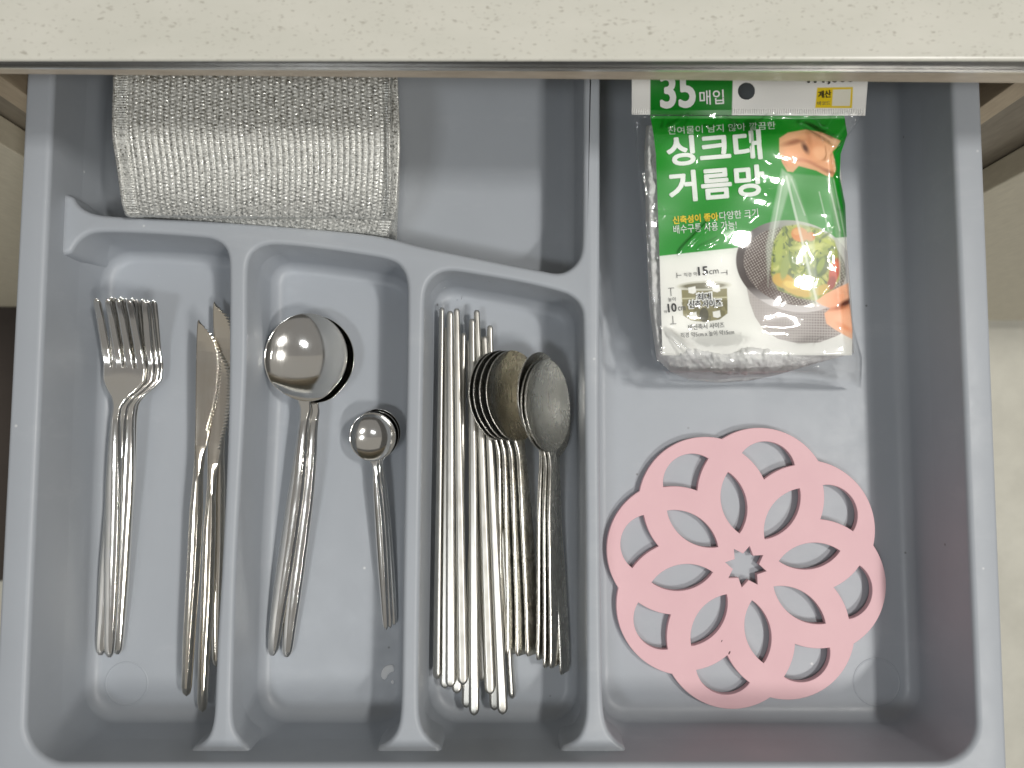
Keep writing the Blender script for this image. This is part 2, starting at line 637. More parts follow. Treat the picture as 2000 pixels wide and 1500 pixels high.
div_px = [(140, 380), (147, 395), (160, 407), (180, 416), (205, 420), (240, 422), (400, 430), (560, 442), (680, 452),
          (755, 462), (820, 480), (900, 496), (997, 516), (1050, 526), (1078, 532), (1094, 533), (1111, 527), (1125, 515), (1134, 500),
          (1138, 480), (1139, 375), (1139, 250), (1139, 20), (1172, 20), (1172, 250), (1172, 375), (1171, 750), (1173, 1100),
          (1176, 1300), (1177, 1370), (1180, 1402), (1186, 1424), (1196, 1440), (1210, 1452), (1224, 1460), (1226, 1510), (1090, 1510), (1092, 1460),
          (1112, 1454), (1128, 1444), (1138, 1426), (1144, 1402), (1145, 1370), (1145, 1250), (1144, 1000), (1141, 750), (1139, 620), (1137, 604),
          (1131, 591), (1120, 580), (1102, 570), (1050, 557), (997, 546), (925, 534), (895, 529), (877, 528), (860, 531), (845, 540), (834, 555), (829, 578), (828, 620),
          (826, 750), (821, 1000), (819, 1150), (817, 1300), (817, 1375), (818, 1402), (823, 1422), (832, 1438), (847, 1451), (864, 1460), (866, 1510), (730, 1510), (732, 1460),
          (752, 1454), (766, 1442), (776, 1425), (781, 1402), (783, 1370), (785, 1250), (787, 1100), (791, 900), (795, 700), (796, 580), (795, 548), (788, 527),
          (777, 514), (763, 507), (745, 502), (675, 491), (600, 481), (555, 477), (532, 476), (514, 479), (499, 486), (489, 496), (483, 511), (481, 540),
          (481, 700), (474, 850), (465, 1000), (459, 1125), (454, 1300), (452, 1380), (453, 1410), (458, 1430), (470, 1446), (490, 1460), (492, 1510), (366, 1510), (368, 1463),
          (390, 1456), (405, 1441), (413, 1421), (417, 1395), (419, 1350), (424, 1230), (431, 1125), (440, 950), (446, 780), (447, 600), (447, 520), (445, 497), (439, 482),
          (428, 472), (412, 465), (392, 462), (325, 457), (250, 453), (205, 452), (187, 453), (172, 456), (156, 466), (144, 480), (136, 497), (88, 499), (96, 372)]
D0 = W([p[0] for p in div_px], [p[1] for p in div_px], HD)[:, :2]
D0 = chaikin(D0, 2)
D0 = resample_closed(D0, 0.0016)
if area2(D0) < 0: D0 = D0[::-1]
loops = []
loops.append(with_z(offset_closed(D0, -0.0004), -0.002))
loops.append(with_z(offset_closed(D0, -0.0004), 0.018))
loops.append(with_z(offset_closed(D0, 0.0002), 0.0248))
loops.append(with_z(offset_closed(D0, 0.0002), 0.0254))
loops.append(with_z(offset_closed(D0, 0.0001), 0.030))
RT = 0.0024
for a in np.linspace(0, 1, 7) * math.pi / 2:
    loops.append(with_z(offset_closed(D0, -RT * (1 - math.cos(a))), HD - RT + RT * math.sin(a)))
vs, fs = loft_closed(loops)
new_mesh("divider", vs, fs, M["tray"], parent=tray)


def rounded_poly(pts, k_rad=1.0):
    """pts: (x, y, radius) counter-clockwise or clockwise; radius 0 keeps a plain point; always the same point count"""
    out = []
    n = len(pts)
    for i in range(n):
        p0, p1, p2 = (np.array(pts[(i + k) % n][:2], float) for k in (-1, 0, 1))
        r_ = pts[i][2]
        if r_ < 0.0184: r_ *= k_rad
        if r_ <= 0:
            out.append([p1]); continue
        d1 = (p0 - p1) / np.linalg.norm(p0 - p1); d2 = (p2 - p1) / np.linalg.norm(p2 - p1)
        half = math.acos(np.clip(np.dot(d1, d2), -1, 1)) / 2
        t = min(r_ / math.tan(half), np.linalg.norm(p0 - p1) * .95, np.linalg.norm(p2 - p1) * .95)
        r_ = t * math.tan(half)
        cc = p1 + (d1 + d2) / np.linalg.norm(d1 + d2) * r_ / math.sin(half)
        a0 = math.atan2(*(p1 + d1 * t - cc)[::-1]); a1 = math.atan2(*(p1 + d2 * t - cc)[::-1])
        dlt = (a1 - a0 + math.pi) % (2 * math.pi) - math.pi
        out.append([cc + r_ * np.array([math.cos(a0 + dlt * k / 16), math.sin(a0 + dlt * k / 16)]) for k in range(17)])
    res = []
    for i in range(n):
        res += out[i]
        q0, q1 = out[i][-1], out[(i + 1) % n][0]
        res += [q0 + (q1 - q0) * k / 10 for k in range(1, 10)]
    return np.array(res)


def hp(px, py, r_=0.0):
    q = W(px, py, HD)
    return (q[0], q[1], r_)


def lw(py, r_):      # on the tub's left wall at the depth of photo row py
    Y = float(W(500, py, HD)[1])
    return (line_at_y(*il, Y)[0], Y, r_)


def fw(px, r_):      # on the tub's front wall
    Y = YFi
    return (float(np.interp(Y, *zip(*[(W(px, yy, HD)[1], W(px, yy, HD)[0]) for yy in (1470, 1380)]))), Y, r_)


BL = (*inner[0], .0185); BR = (*inner[1], .0185)
basins = [
    [lw(452, .018), hp(250, 453), hp(325, 457), hp(395, 463), hp(449, 468, .014), hp(447, 600), hp(446, 780), hp(440, 950), hp(431, 1125), hp(424, 1230), hp(418, 1330), fw(417, .018), BL],
    [hp(481, 473, .013), hp(555, 477), hp(600, 481), hp(675, 491), hp(725, 499), hp(797, 512, .016), hp(795, 700), hp(791, 900), hp(787, 1100), hp(785, 1250), hp(783, 1350), fw(783, .018), fw(452, .018),
     hp(452, 1360), hp(454, 1300), hp(459, 1125), hp(465, 1000), hp(474, 850), hp(481, 700)],
    [hp(829, 523, .013), hp(895, 529), hp(925, 534), hp(997, 546), hp(1050, 557), hp(1139, 577, .014), hp(1141, 750), hp(1144, 1000), hp(1145, 1250), hp(1145, 1350), fw(1145, .018), fw(817, .018),
     hp(817, 1350), hp(817, 1300), hp(819, 1150), hp(821, 1000), hp(826, 750)],
    [(*line_at_y(*il, YB), .018), (float(W(1139, 200, HD)[0]), YB, .018), hp(1139, 250), hp(1139, 375), hp(1139, 544, .015), hp(1050, 526), hp(997, 516), hp(900, 496), hp(820, 480), hp(755, 462), hp(680, 452),
     hp(560, 442), hp(400, 430), hp(240, 422), lw(420, .013)],
    [(float(W(1172, 200, HD)[0]), YB, .018), (*line_at_y(*ir, YB), .018), BR, fw(1177, .018), hp(1177, 1350), hp(1176, 1300), hp(1173, 1100), hp(1171, 750), hp(1172, 375), hp(1172, 250)]]
RB = 0.0068
for pts in basins:
    C0, C1, C2 = rounded_poly(pts), rounded_poly(pts, 0.62), rounded_poly(pts, 0.85)
    if area2(C0) < 0: C0, C1, C2 = C0[::-1], C1[::-1], C2[::-1]
    loops = [with_z(offset_closed(C1, 0.0003), 0.036), with_z(offset_closed(C1, -0.0002), 0.0285), with_z(offset_closed(C2, -0.0006), 0.0175), with_z(offset_closed(C0, -0.0010), 0.0085)]
    for t in np.linspace(0, 1, 10) * math.pi / 2:
        loops.append(with_z(offset_closed(C0, -0.0011 - RB * (1 - math.cos(t))), RB - RB * math.sin(t)))
    vs, fs = loft_closed(loops)
    new_mesh("compartment", vs, fs, M["tray"], parent=tray)


def ring(px, py, rpx, name="mould_mark"):
    """faint moulded ring on the floor of the tray"""
    c = U(px, py, 0.0); R = rpx * H / F
    vs, fs = [], []
    n, k = 48, 5
    for i in range(n):
        a = 2 * math.pi * i / n
        for j in range(k):
            b_ = math.pi * j / (k - 1)
            rr = R + 0.0005 * math.cos(b_)
            vs.append((c.x + rr * math.cos(a), c.y + rr * math.sin(a), 0.00022 * math.sin(b_) - 0.00002))
    for i in range(n):
        for j in range(k - 1):
            a0, a1 = i * k, ((i + 1) % n) * k
            fs.append((a0 + j, a1 + j, a1 + j + 1, a0 + j + 1))
    new_mesh(name, vs, fs, M["tray"], parent=tray)


ring(247, 1335, 40)
ring(1712, 1332, 44)


def blob(px_pts, z, mat, name, parent, th=0.0003):
    p = chaikin(W([q[0] for q in px_pts], [q[1] for q in px_pts], z)[:, :2], 3)
    if area2(p) < 0: p = p[::-1]
    loops = [with_z(p, z - 0.0004), with_z(p, z + th * .6), with_z(offset_closed(p, -0.0003), z + th)]
    vs, fs = loft_closed(loops)
    return new_mesh(name, vs, fs, mat, parent=parent)


blob([(769, 1299), (762, 1298), (753, 1301), (746, 1309), (744, 1320), (748, 1327), (754, 1327), (758, 1318), (764, 1312), (770, 1312)], 0.0001, M["residue"], "residue_smear", tray)
blob([(763, 1330), (769, 1327), (770, 1335), (765, 1336)], 0.0001, M["residue"], "residue_smear", tray)

# ---- drawer box carrying the tray
drawer = empty("drawer", (0, 0, -0.02))
tag(drawer, "pulled-out kitchen drawer box under the grey tray", "drawer")
bpy.context.view_layer.update()
dl, dr = inner[0][0] - 0.004, inner[1][0] + 0.004
for s, xa, xb in ((-1, dl - .009, dl), (1, dr, dr + .009)):
    rel(box_mesh("side_panel", (xa, YFo + .002, -0.03), (xb, YB, ZR - .004), M["inside"]), drawer)
rel(box_mesh("bottom_panel", (dl - .0005, YFo + .012, -0.012), (dr + .0005, YB, -0.003), M["inside"]), drawer)
rel(box_mesh("front_panel", (dl - .009, YFo - .020, -0.10), (dr + .009, YFo + .0015, ZR - .013), M["door"], None, .001), drawer)

# ================================================================== CUTLERY
def frame(p0, p1, roll=0.0):
    """local frame: y from p0 to p1, z up, rolled about y so that the face turns towards +x"""
    y = (p1 - p0).normalized()
    x = y.cross(Vector((0, 0, 1))).normalized()
    z = x.cross(y)
    m = Matrix((x, y, z)).transposed()
    m = m @ Matrix.Rotation(math.radians(roll), 3, 'Y')
    return Matrix.Translation(p0) @ m.to_4x4()


def profile(xw, zt, nt=17, na=4):
    """closed cross-section of half width xw, thickness zt: unit list of (x, z)"""
    r = min(zt / 2, xw * 0.9)
    top = [(-(xw - r) + 2 * (xw - r) * (0.5 - 0.5 * math.cos(math.pi * i / (nt - 1))), r) for i in range(nt)]
    right = [(xw - r + r * math.cos(a), r * math.sin(a)) for a in np.linspace(math.pi / 2, -math.pi / 2, na + 2)[1:-1]]
    bot = [(-x, -z) for x, z in top]
    left = [(-x, -z) for x, z in right]
    return np.array(top + right + bot + left)


def sections_to_mesh(secs):
    n = len(secs[0])
    verts = np.concatenate(secs)
    faces = []
    for k in range(len(secs) - 1):
        a, b_ = k * n, (k + 1) * n
        for i in range(n):
            j = (i + 1) % n
            faces.append((a + i, b_ + i, b_ + j, a + j))
    faces.append(tuple(range(n)))
    faces.append(tuple(range((len(secs) - 1) * n, len(secs) * n))[::-1])
    return verts, faces


def vert_normals(verts, faces):
    N = np.zeros_like(verts)
    for f in faces:
        p = verts[list(f)]
        c = p.mean(0)
        nrm = np.zeros(3)
        for i in range(len(f)):
            nrm += np.cross(p[i] - c, p[(i + 1) % len(f)] - c)
        if len(f) > 4: nrm *= 0.0      # end caps leave the shading of the sides alone
        N[list(f)] += nrm
    return N / (np.linalg.norm(N, axis=1, keepdims=True) + 1e-15)


def split_parts(secs, cuts, mat, root):
    """cuts: list of (name, first section, last section)"""
    verts, faces = sections_to_mesh(secs)
    N = vert_normals(verts, faces)
    n = len(secs[0])
    out = []
    for name, a, b_ in cuts:
        idx = np.arange(a * n, (b_ + 1) * n)
        fs = [tuple(i - a * n for i in f) for f in faces if min(f) >= a * n and max(f) < (b_ + 1) * n]
        out.append(new_mesh(name, verts[idx], fs, mat, parent=root, normals=N[idx]))
    return out


def stations_local(st, Minv, npts, extra_s=None):
    """st rows: photo x, photo y, z, half width (m), thickness (m), crown (m). Returns local centre curve and attributes."""
    st = np.array(st, float)
    P = W(st[:, 0], st[:, 1], st[:, 2])
    loc = np.array([list(Minv @ Vector(p)) for p in P])
    y = loc[:, 1]
    yq = np.linspace(0, 1, npts)
    yq = y[0] + (y[-1] - y[0]) * yq
    if extra_s is not None:
        yq = np.sort(np.concatenate([yq, extra_s]))
    cols = [pchip(y, loc[:, 0], yq), yq, pchip(y, loc[:, 2], yq)] + [pchip(y, st[:, k], yq) for k in (3, 4, 5)]
    return np.stack(cols, -1)


def px2m(p, z):
    return p * (H - z) / F


def spoon(name, p0, p1, st, bowl, mat, roll=0.0, npts=110):
    """bowl: (photo x, photo y, z, a, b, depth) in metres for a, b, depth"""
    Mx = frame(p0, p1, roll)
    Mi = Mx.inverted()
    root = empty(name, matrix=Mx)
    bc = Mi @ U(*bowl[:3])
    a, b_, dep = bowl[3:]
    yb0, yb1 = bc.y - a, bc.y + a
    st = [s for s in st]
    loc = stations_local(st, Mi, npts)
    ymax = yb1
    # dense sections through the bowl
    yy = np.concatenate([loc[loc[:, 1] < yb0 - 0.002][:, 1], bc.y - a * 1.0 + 0.0 * a + np.linspace(-0.002, 0, 3),
                         bc.y - a * np.cos(np.linspace(0.08, math.pi - 0.04, 54))])
    yy = np.unique(np.round(yy, 6))
    secs = []
    jb = None
    for y in yy:
        cx, cz, w, t, cr = [np.interp(y, loc[:, 1], loc[:, k]) for k in (0, 2, 3, 4, 5)]
        q = (y - bc.y) / a
        inb = abs(q) < 1
        we = b_ * math.sqrt(max(0, 1 - q * q)) if inb else 0.0
        if y > bc.y: w = 0
        ww = max((we**3 + w**3) ** (1 / 3), 0.0006)
        f = np.clip((y - (yb0 - 0.004)) / 0.012, 0, 1)
        cxx = cx * (1 - f) + bc.x * f
        pr = profile(ww, t)
        x = pr[:, 0]
        qq = q * q + (x / b_) ** 2
        dz = -dep * np.clip(1 - qq, 0, None) ** 0.9 + cr * (1 - (x / ww) ** 2)
        secs.append(np.stack([cxx + x, np.full(len(x), y), cz + pr[:, 1] + dz], -1))
        if jb is None and y > yb0 - 0.0035: jb = len(secs) - 1
    split_parts(secs, [("handle", 0, jb), ("bowl", jb, len(secs) - 1)], mat, root)
    return root, Mx


def rigid_from(refs_a, refs_b, roll=0.0):
    """matrix carrying the frame on points a0->a1 onto b0->b1"""
    A = frame(*refs_a); B = frame(*refs_b, roll)
    return B @ A.inverted()


def again(root, Mx, refs_a, refs_b, label, roll=0.0):
    c = copy_tree(root)
    c.matrix_world = rigid_from(refs_a, refs_b, roll) @ Mx
    c["label"] = label
    return c


# ---- soup spoons (two, stacked)
z = 0.017
A0, A1 = U(532, 1279, 0.006), U(597, 697, z)
mm = 0.001
st = [(531.5, 1279.5, .0055, 1.3 * mm, 1.6 * mm, 0), (533, 1271, .0056, 2.6 * mm, 2.0 * mm, .4 * mm), (539, 1225, .0065, 3.6 * mm, 2.6 * mm, .9 * mm),
      (556, 1110, .009, 4.4 * mm, 2.8 * mm, 1.1 * mm), (574, 990, .013, 4.3 * mm, 2.8 * mm, 1.0 * mm), (587, 890, .0175, 3.4 * mm, 2.6 * mm, .8 * mm), (594, 825, .0195, 2.6 * mm, 2.4 * mm, .5 * mm),
      (598, 790, .019, 3.2 * mm, 1.8 * mm, .1 * mm), (600, 772, .0178, 4.0 * mm, 1.4 * mm, 0), (597, 697, z, 4 * mm, 1.3 * mm, 0), (595, 611, .0172, 4 * mm, 1.3 * mm, 0)]
root, MA = spoon("soup_spoon", A0, A1, st, (597, 697, z, px2m(86, z), px2m(83, z), 0.0085), M["polished"], roll=-3)
tag(root, "shiny round-bowled soup spoon lying on top of its pair", "soup spoon", "round soup spoons in the second compartment")
again(root, MA, (A0, A1), (U(560, 1282, 0.0045), U(610, 702, z - .003)), "shiny round soup spoon half hidden beneath the other large one", 3)

# ---- teaspoons (three, nested)
z = 0.016
A0, A1 = U(754, 1228, 0.005), U(728, 853, z)
st = [(754, 1229, .0045, .7 * mm, 1.2 * mm, 0), (753.5, 1222, .0046, 1.6 * mm, 1.6 * mm, .3 * mm), (750, 1160, .006, 2.3 * mm, 2.2 * mm, .8 * mm), (744, 1060, .009, 2.7 * mm, 2.4 * mm, .9 * mm),
      (738, 975, .0125, 2.4 * mm, 2.2 * mm, .7 * mm), (735, 938, .0145, 1.9 * mm, 2.0 * mm, .4 * mm), (734.5, 930, .015, 1.5 * mm, 1.6 * mm, .2 * mm), (733, 910, .0158, 1.5 * mm, 1.5 * mm, 0),
      (731, 900, .016, 2.2 * mm, 1.2 * mm, 0), (728, 853, z, 2 * mm, 1.1 * mm, 0), (726, 805, .0165, 2 * mm, 1.1 * mm, 0)]
root, MT = spoon("teaspoon", A0, A1, st, (728, 853, z, px2m(47, z), px2m(46, z), 0.0055), M["polished"], roll=-4, npts=90)
tag(root, "small round teaspoon on top of the three nested ones", "teaspoon", "small teaspoons in the second compartment")
again(root, MT, (A0, A1), (U(762, 1224, .004), U(734, 854, z - .0025)), "small teaspoon in the middle of the nested three", 2)
again(root, MT, (A0, A1), (U(770, 1219, .003), U(738, 856, z - .005)), "small teaspoon at the bottom of the nest, beside the divider", 4)


# ---- forks (three, stacked)
def fork():
    A0, A1 = U(214, 1282, .006), U(238, 735, .017)
    Mx = frame(A0, A1, 6)
    Mi = Mx.inverted()
    root = empty("dinner_fork", matrix=Mx)
    st = [(214, 1283, .0055, 1.2 * mm, 1.6 * mm, 0), (214, 1274, .0056, 2.5 * mm, 2.0 * mm, .5 * mm), (216, 1215, .0066, 3.4 * mm, 2.6 * mm, 1.0 * mm), (219, 1090, .0095, 4.3 * mm, 2.8 * mm, 1.2 * mm),
          (222, 980, .013, 4.3 * mm, 2.8 * mm, 1.1 * mm), (224, 890, .0165, 3.6 * mm, 2.6 * mm, .9 * mm), (226, 825, .0185, 2.6 * mm, 2.4 * mm, .5 * mm), (229, 798, .0185, 2.3 * mm, 2.0 * mm, .2 * mm),
          (233, 778, .0175, 4.0 * mm, 1.8 * mm, 0), (238, 758, .0165, 8.0 * mm, 1.7 * mm, -.2 * mm), (242, 738, .0158, 10.6 * mm, 1.7 * mm, -.5 * mm), (243, 715, .0160, 10.7 * mm, 1.7 * mm, -.6 * mm),
          (238, 685, .0180, 10.5 * mm, 1.7 * mm, -.6 * mm), (229, 630, .0250, 10.3 * mm, 1.7 * mm, -.4 * mm), (220, 584, .0330, 10.0 * mm, 1.6 * mm, -.2 * mm)]
    loc = stations_local(st, Mi, 200)
    y_slot = (Mi @ U(242, 716, .016)).y
    y_tip = loc[-1, 1]
    base = loc[loc[:, 1] <= y_slot]
    secs = []
    jb = None
    y_neck = (Mi @ U(229, 800, .0185)).y
    for cx, y, cz, w, t, cr in base:
        pr = profile(w, t)
        x = pr[:, 0]
        secs.append(np.stack([cx + x, np.full(len(x), y), cz + pr[:, 1] + cr * (1 - (x / w) ** 2)], -1))
        if jb is None and y > y_neck: jb = len(secs) - 1
    split_parts(secs, [("handle", 0, jb), ("head", jb, len(secs) - 1)], M["polished"], root)
    # tines
    edges = [(-1.0, -0.57), (-0.45, -0.055), (0.055, 0.45), (0.57, 1.0)]
    for lo, hi in edges:
        secs = []
        ys = np.linspace(y_slot - 0.0012, y_tip, 40)
        for y in ys:
            cx, cz, w, t, cr = [np.interp(y, loc[:, 1], loc[:, k]) for k in (0, 2, 3, 4, 5)]
            f = (y - ys[0]) / (ys[-1] - ys[0])
            c, hw = (lo + hi) / 2 * w, (hi - lo) / 2 * w
            hw *= 1 - 0.12 * f
            tipf = max(0, (f - 0.93) / 0.07)
            hw *= math.sqrt(max(0.04, 1 - tipf**2))
            pr = profile(hw, t, 7, 4)
            x = pr[:, 0] + c
            secs.append(np.stack([cx + x, np.full(len(x), y), cz + pr[:, 1] + cr * (1 - (x / w) ** 2)], -1))
        split_parts(secs, [("tine", 0, len(secs) - 1)], M["polished"], root)
    return root, Mx, (A0, A1)


root, MF, refF = fork()
tag(root, "shiny dinner fork on top of the fork stack, face fully visible", "fork", "dinner forks in the first compartment")
again(root, MF, refF, (U(197, 1278, .006), U(253, 736, .0145)), "dinner fork second in the stack, its handle end furthest left", 6)
again(root, MF, refF, (U(230, 1276, .003), U(265, 738, .0122)), "dinner fork third in the stack, right edge showing past the second", 6)
again(root, MF, refF, (U(224, 1272, .002), U(272, 739, .0100)), "dinner fork at the bottom of the stack with its outermost right tine showing", 6)


# ---- steak knives (three)
def knife():
    A0, A1 = U(365, 1357, .014), U(410, 640, .026)
    Mx = frame(A0, A1, 12)
    Mi = Mx.inverted()
    root = empty("table_knife", matrix=Mx)
    zk = lambda py: 0.014 + (1357 - py) / 730 * 0.012
    # left (spine) and right (edge) outlines in photo pixels by row
    L = [(1358, 363), (1354, 357), (1340, 354.5), (1250, 357), (1125, 364), (1000, 370), (930, 377), (890, 380), (820, 382), (720, 383.5), (660, 384.5), (640, 385), (628, 386), (625, 388)]
    R = [(1358, 367), (1354, 372), (1340, 375), (1250, 381), (1125, 390), (1000, 396), (930, 397), (890, 400), (850, 407), (821, 414), (798, 421), (775, 426.5), (748, 430.5), (723, 433), (700, 433.5), (687, 431), (667, 424), (651, 414.5), (638, 401), (630, 392), (625, 389)]
    Lr = np.array(L[::-1], float); Rr = np.array(R[::-1], float)
    rows = np.unique(np.concatenate([np.linspace(1358, 1340, 8), np.linspace(1340, 880, 70), np.arange(880, 625, -0.55), [625.2]]))[::-1]
    secs, tags = [], []
    for k, py in enumerate(rows):
        l = np.interp(py, Lr[:, 0], Lr[:, 1]); r_ = np.interp(py, Rr[:, 0], Rr[:, 1])
        blade = py < 885
        zc = zk(py)
        tooth = 0.0
        if 632 < py < 842:
            tooth = 6.0 * abs(((py / 6.6) % 1) - 0.5) * 2 * min(1, (py - 632) / 12) * (H - zc) / F
        a = Mi @ U(l, py, zc); b_ = Mi @ U(r_, py, zc)
        cx, w = (a.x + b_.x) / 2, max(abs(b_.x - a.x) / 2, 0.0003)
        f = np.clip((py - 870) / 60, 0, 1)
        t = 1.3 * mm + 2.9 * mm * f
        if py > 1335: t = 4.2 * mm * math.sqrt(max(.05, 1 - ((py - 1335) / 23.5) ** 2))
        pr = profile(w, min(t, 1.9 * w), 9, 4)
        x, zz = pr[:, 0], pr[:, 1].copy()
        if f < 1:      # ground edge: thin towards the right
            g = np.clip((x / w + 0.2) / 1.2, 0, 1)
            zz = zz * (1 - 0.8 * g * (1 - f))
            x = x - tooth * np.clip((x / w - 0.62) / 0.2, 0, 1)
        cr = 0.9 * mm * f
        secs.append(np.stack([cx + x, np.full(len(x), (a.y + b_.y) / 2), (a.z + b_.z) / 2 + zz + cr * (1 - (x / w) ** 2)], -1))
        tags.append(blade)
    jb = tags.index(True)
    split_parts(secs, [("handle", 0, jb), ("blade", jb, len(secs) - 1)], M["knife"], root)
    return root, Mx, (A0, A1)


root, MK, refK = knife()
tag(root, "steak knife with serrated blade in front, face fully visible, nearest the forks", "knife", "steak knives in the first compartment")
again(root, MK, refK, (U(396, 1388, .008), U(433, 654, .018)), "steak knife tucked beneath the front one, its handle end reaching lowest", 4)
again(root, MK, refK, (U(424, 1300, .004), U(441, 578, .011)), "steak knife at the back with its tip highest, against the divider", 2)

# ---- flat metal chopsticks (twelve)
CL = (U(879, 608, .018) - U(880, 1342, .018)).length


def chopstick_mesh():
    secs = []
    ys = np.concatenate([np.linspace(0, .006, 8), np.linspace(.012, CL - .003, 24), np.linspace(CL - .002, CL, 4)])
    for y in ys:
        f = y / CL
        w = 2.75 * mm * (1 - f) + 1.65 * mm * f
        t = 3.0 * mm * (1 - f) + 2.4 * mm * f
        e = min(1, y / .0035)
        e2 = min(1, (CL - y) / .0012)
        k = math.sqrt(max(.04, 1 - (1 - e) ** 2)) * math.sqrt(max(.35, 1 - (1 - e2) ** 2))
        pr = profile(w * k, min(t * (0.55 + 0.45 * k), 1.8 * w * k), 7, 6)
        secs.append(np.stack([pr[:, 0], np.full(len(pr), y), pr[:, 1]], -1))
    v_, f_ = sections_to_mesh(secs)
    return new_mesh("chopstick", v_, f_, M["worn"], normals=vert_normals(v_, f_))


sticks = [((879, 608), (880, 1342), .0145, .0150, 0, "metal chopstick second from the compartment's left wall, long bright upper face"),
          ((863, 601), (853, 1326), .0100, .0105, -55, "metal chopstick standing on edge along the compartment's left wall"),
          ((892, 603), (904, 1337), .0140, .0150, 6, "metal chopstick whose top end is third from the left"),
          ((905, 651), (892, 1354), .0080, .0095, 0, "metal chopstick under others, round lower end showing between two upper ones"),
          ((922, 623), (926, 1397), .0135, .0150, -8, "metal chopstick reaching lowest, just left of the middle of the bundle"),
          ((931, 606), (957, 1356), .0110, .0140, 5, "metal chopstick with its tall top end in the middle of the bundle"),
          ((938, 658), (911, 1382), .0070, .0080, 0, "metal chopstick beneath the lowest-reaching one, slanting left"),
          ((947, 657), (982, 1395), .0105, .0155, 8, "metal chopstick slanting right whose lower end passes the spoon handles"),
          ((957, 636), (966, 1387), .0080, .0085, 0, "metal chopstick with the rightmost top end, beside the spoon bowls"),
          ((870, 640), (869, 1344), .0070, .0080, 0, "metal chopstick half hidden under the second from the left wall"),
          ((962, 690), (1001, 1364), .0060, .0070, 70, "thin-looking metal chopstick on edge, right of all other lower ends"),
          ((915, 665), (941, 1330), .0055, .0060, 0, "metal chopstick at the bottom, short end between two lower ends")]
ch0 = chopstick_mesh()
for i, (a, b_, za, zb, roll, lab) in enumerate(sticks):
    o = ch0 if i == 0 else ch0.copy()
    if i: COL.objects.link(o)
    p0, p1 = U(*b_, zb), U(*a, za)
    mtx = frame(p0, p1, roll)
    sc = (p1 - p0).length / CL
    o.matrix_world = mtx @ Matrix.Diagonal((1, sc, 1, 1))
    tag(o, lab, "chopstick", "metal chopsticks in the third compartment")

# ---- old long table spoons: two leaning stacks
z = 0.022
A0, A1 = U(1040, 1277, .008), U(1006, 772, z)
st = [(1040, 1278, .0078, 3.6 * mm, 1.5 * mm, 0), (1040, 1270, .008, 4.4 * mm, 1.7 * mm, 0), (1036, 1150, .009, 4.3 * mm, 1.8 * mm, .1 * mm), (1027, 1000, .012, 3.8 * mm, 1.9 * mm, .2 * mm),
      (1021, 920, .017, 3.2 * mm, 2.0 * mm, .2 * mm), (1018, 885, .020, 3.0 * mm, 2.0 * mm, .1 * mm), (1015, 865, .0215, 3.4 * mm, 1.6 * mm, 0), (1012, 850, .022, 4.4 * mm, 1.3 * mm, 0), (1006, 772, z, 4 * mm, 1.2 * mm, 0), (1000, 682, z + .001, 4 * mm, 1.2 * mm, 0)]
root, ML = spoon("table_spoon", A0, A1, st, (1006, 772, z, px2m(88, z), 0.0185, 0.0062), M["old_spoon"], roll=38)
G = "old long table spoons leaning in the third compartment"
tag(root, "old tarnished table spoon on top of the left stack, darkened golden bowl", "table spoon", G)
ref = (A0, A1)
again(root, ML, ref, (U(1020, 1277, .0075), U(993, 771, z - .0025)), "old table spoon second in the left stack, bowl rim just beyond the top one", 0)
again(root, ML, ref, (U(1001, 1276, .007), U(981, 770, z - .005)), "old table spoon third in the left stack, handle against the chopsticks", 0)
again(root, ML, ref, (U(985, 1277, .0065), U(972, 771, z - .0075)), "old table spoon lowest in the left stack, rim nearest the chopsticks", 0)
zt2 = z + .007
again(root, ML, ref, (U(1083, 1300, .0110), U(1071, 796, zt2)), "brushed grey table spoon on top of the right stack, bowl wholly visible", 12)
again(root, ML, ref, (U(1071, 1299, .0100), U(1063, 796, zt2 - .002)), "table spoon second in the right stack, rim just behind the top bowl", 12)
again(root, ML, ref, (U(1058, 1284, .0095), U(1056, 797, zt2 - .004)), "table spoon lowest in the right stack, a dark gap above its rim", 12)
again(root, ML, ref, (U(1103, 1312, .0075), U(1074, 806, .0195)), "table spoon with a broad dark handle along the right divider", 14)

# ================================================================== TRIVET
def arc_pts(c, r_, a0, a1, n):
    return [(c[0] + r_ * math.cos(a), c[1] + r_ * math.sin(a)) for a in np.linspace(a0, a1, n)]


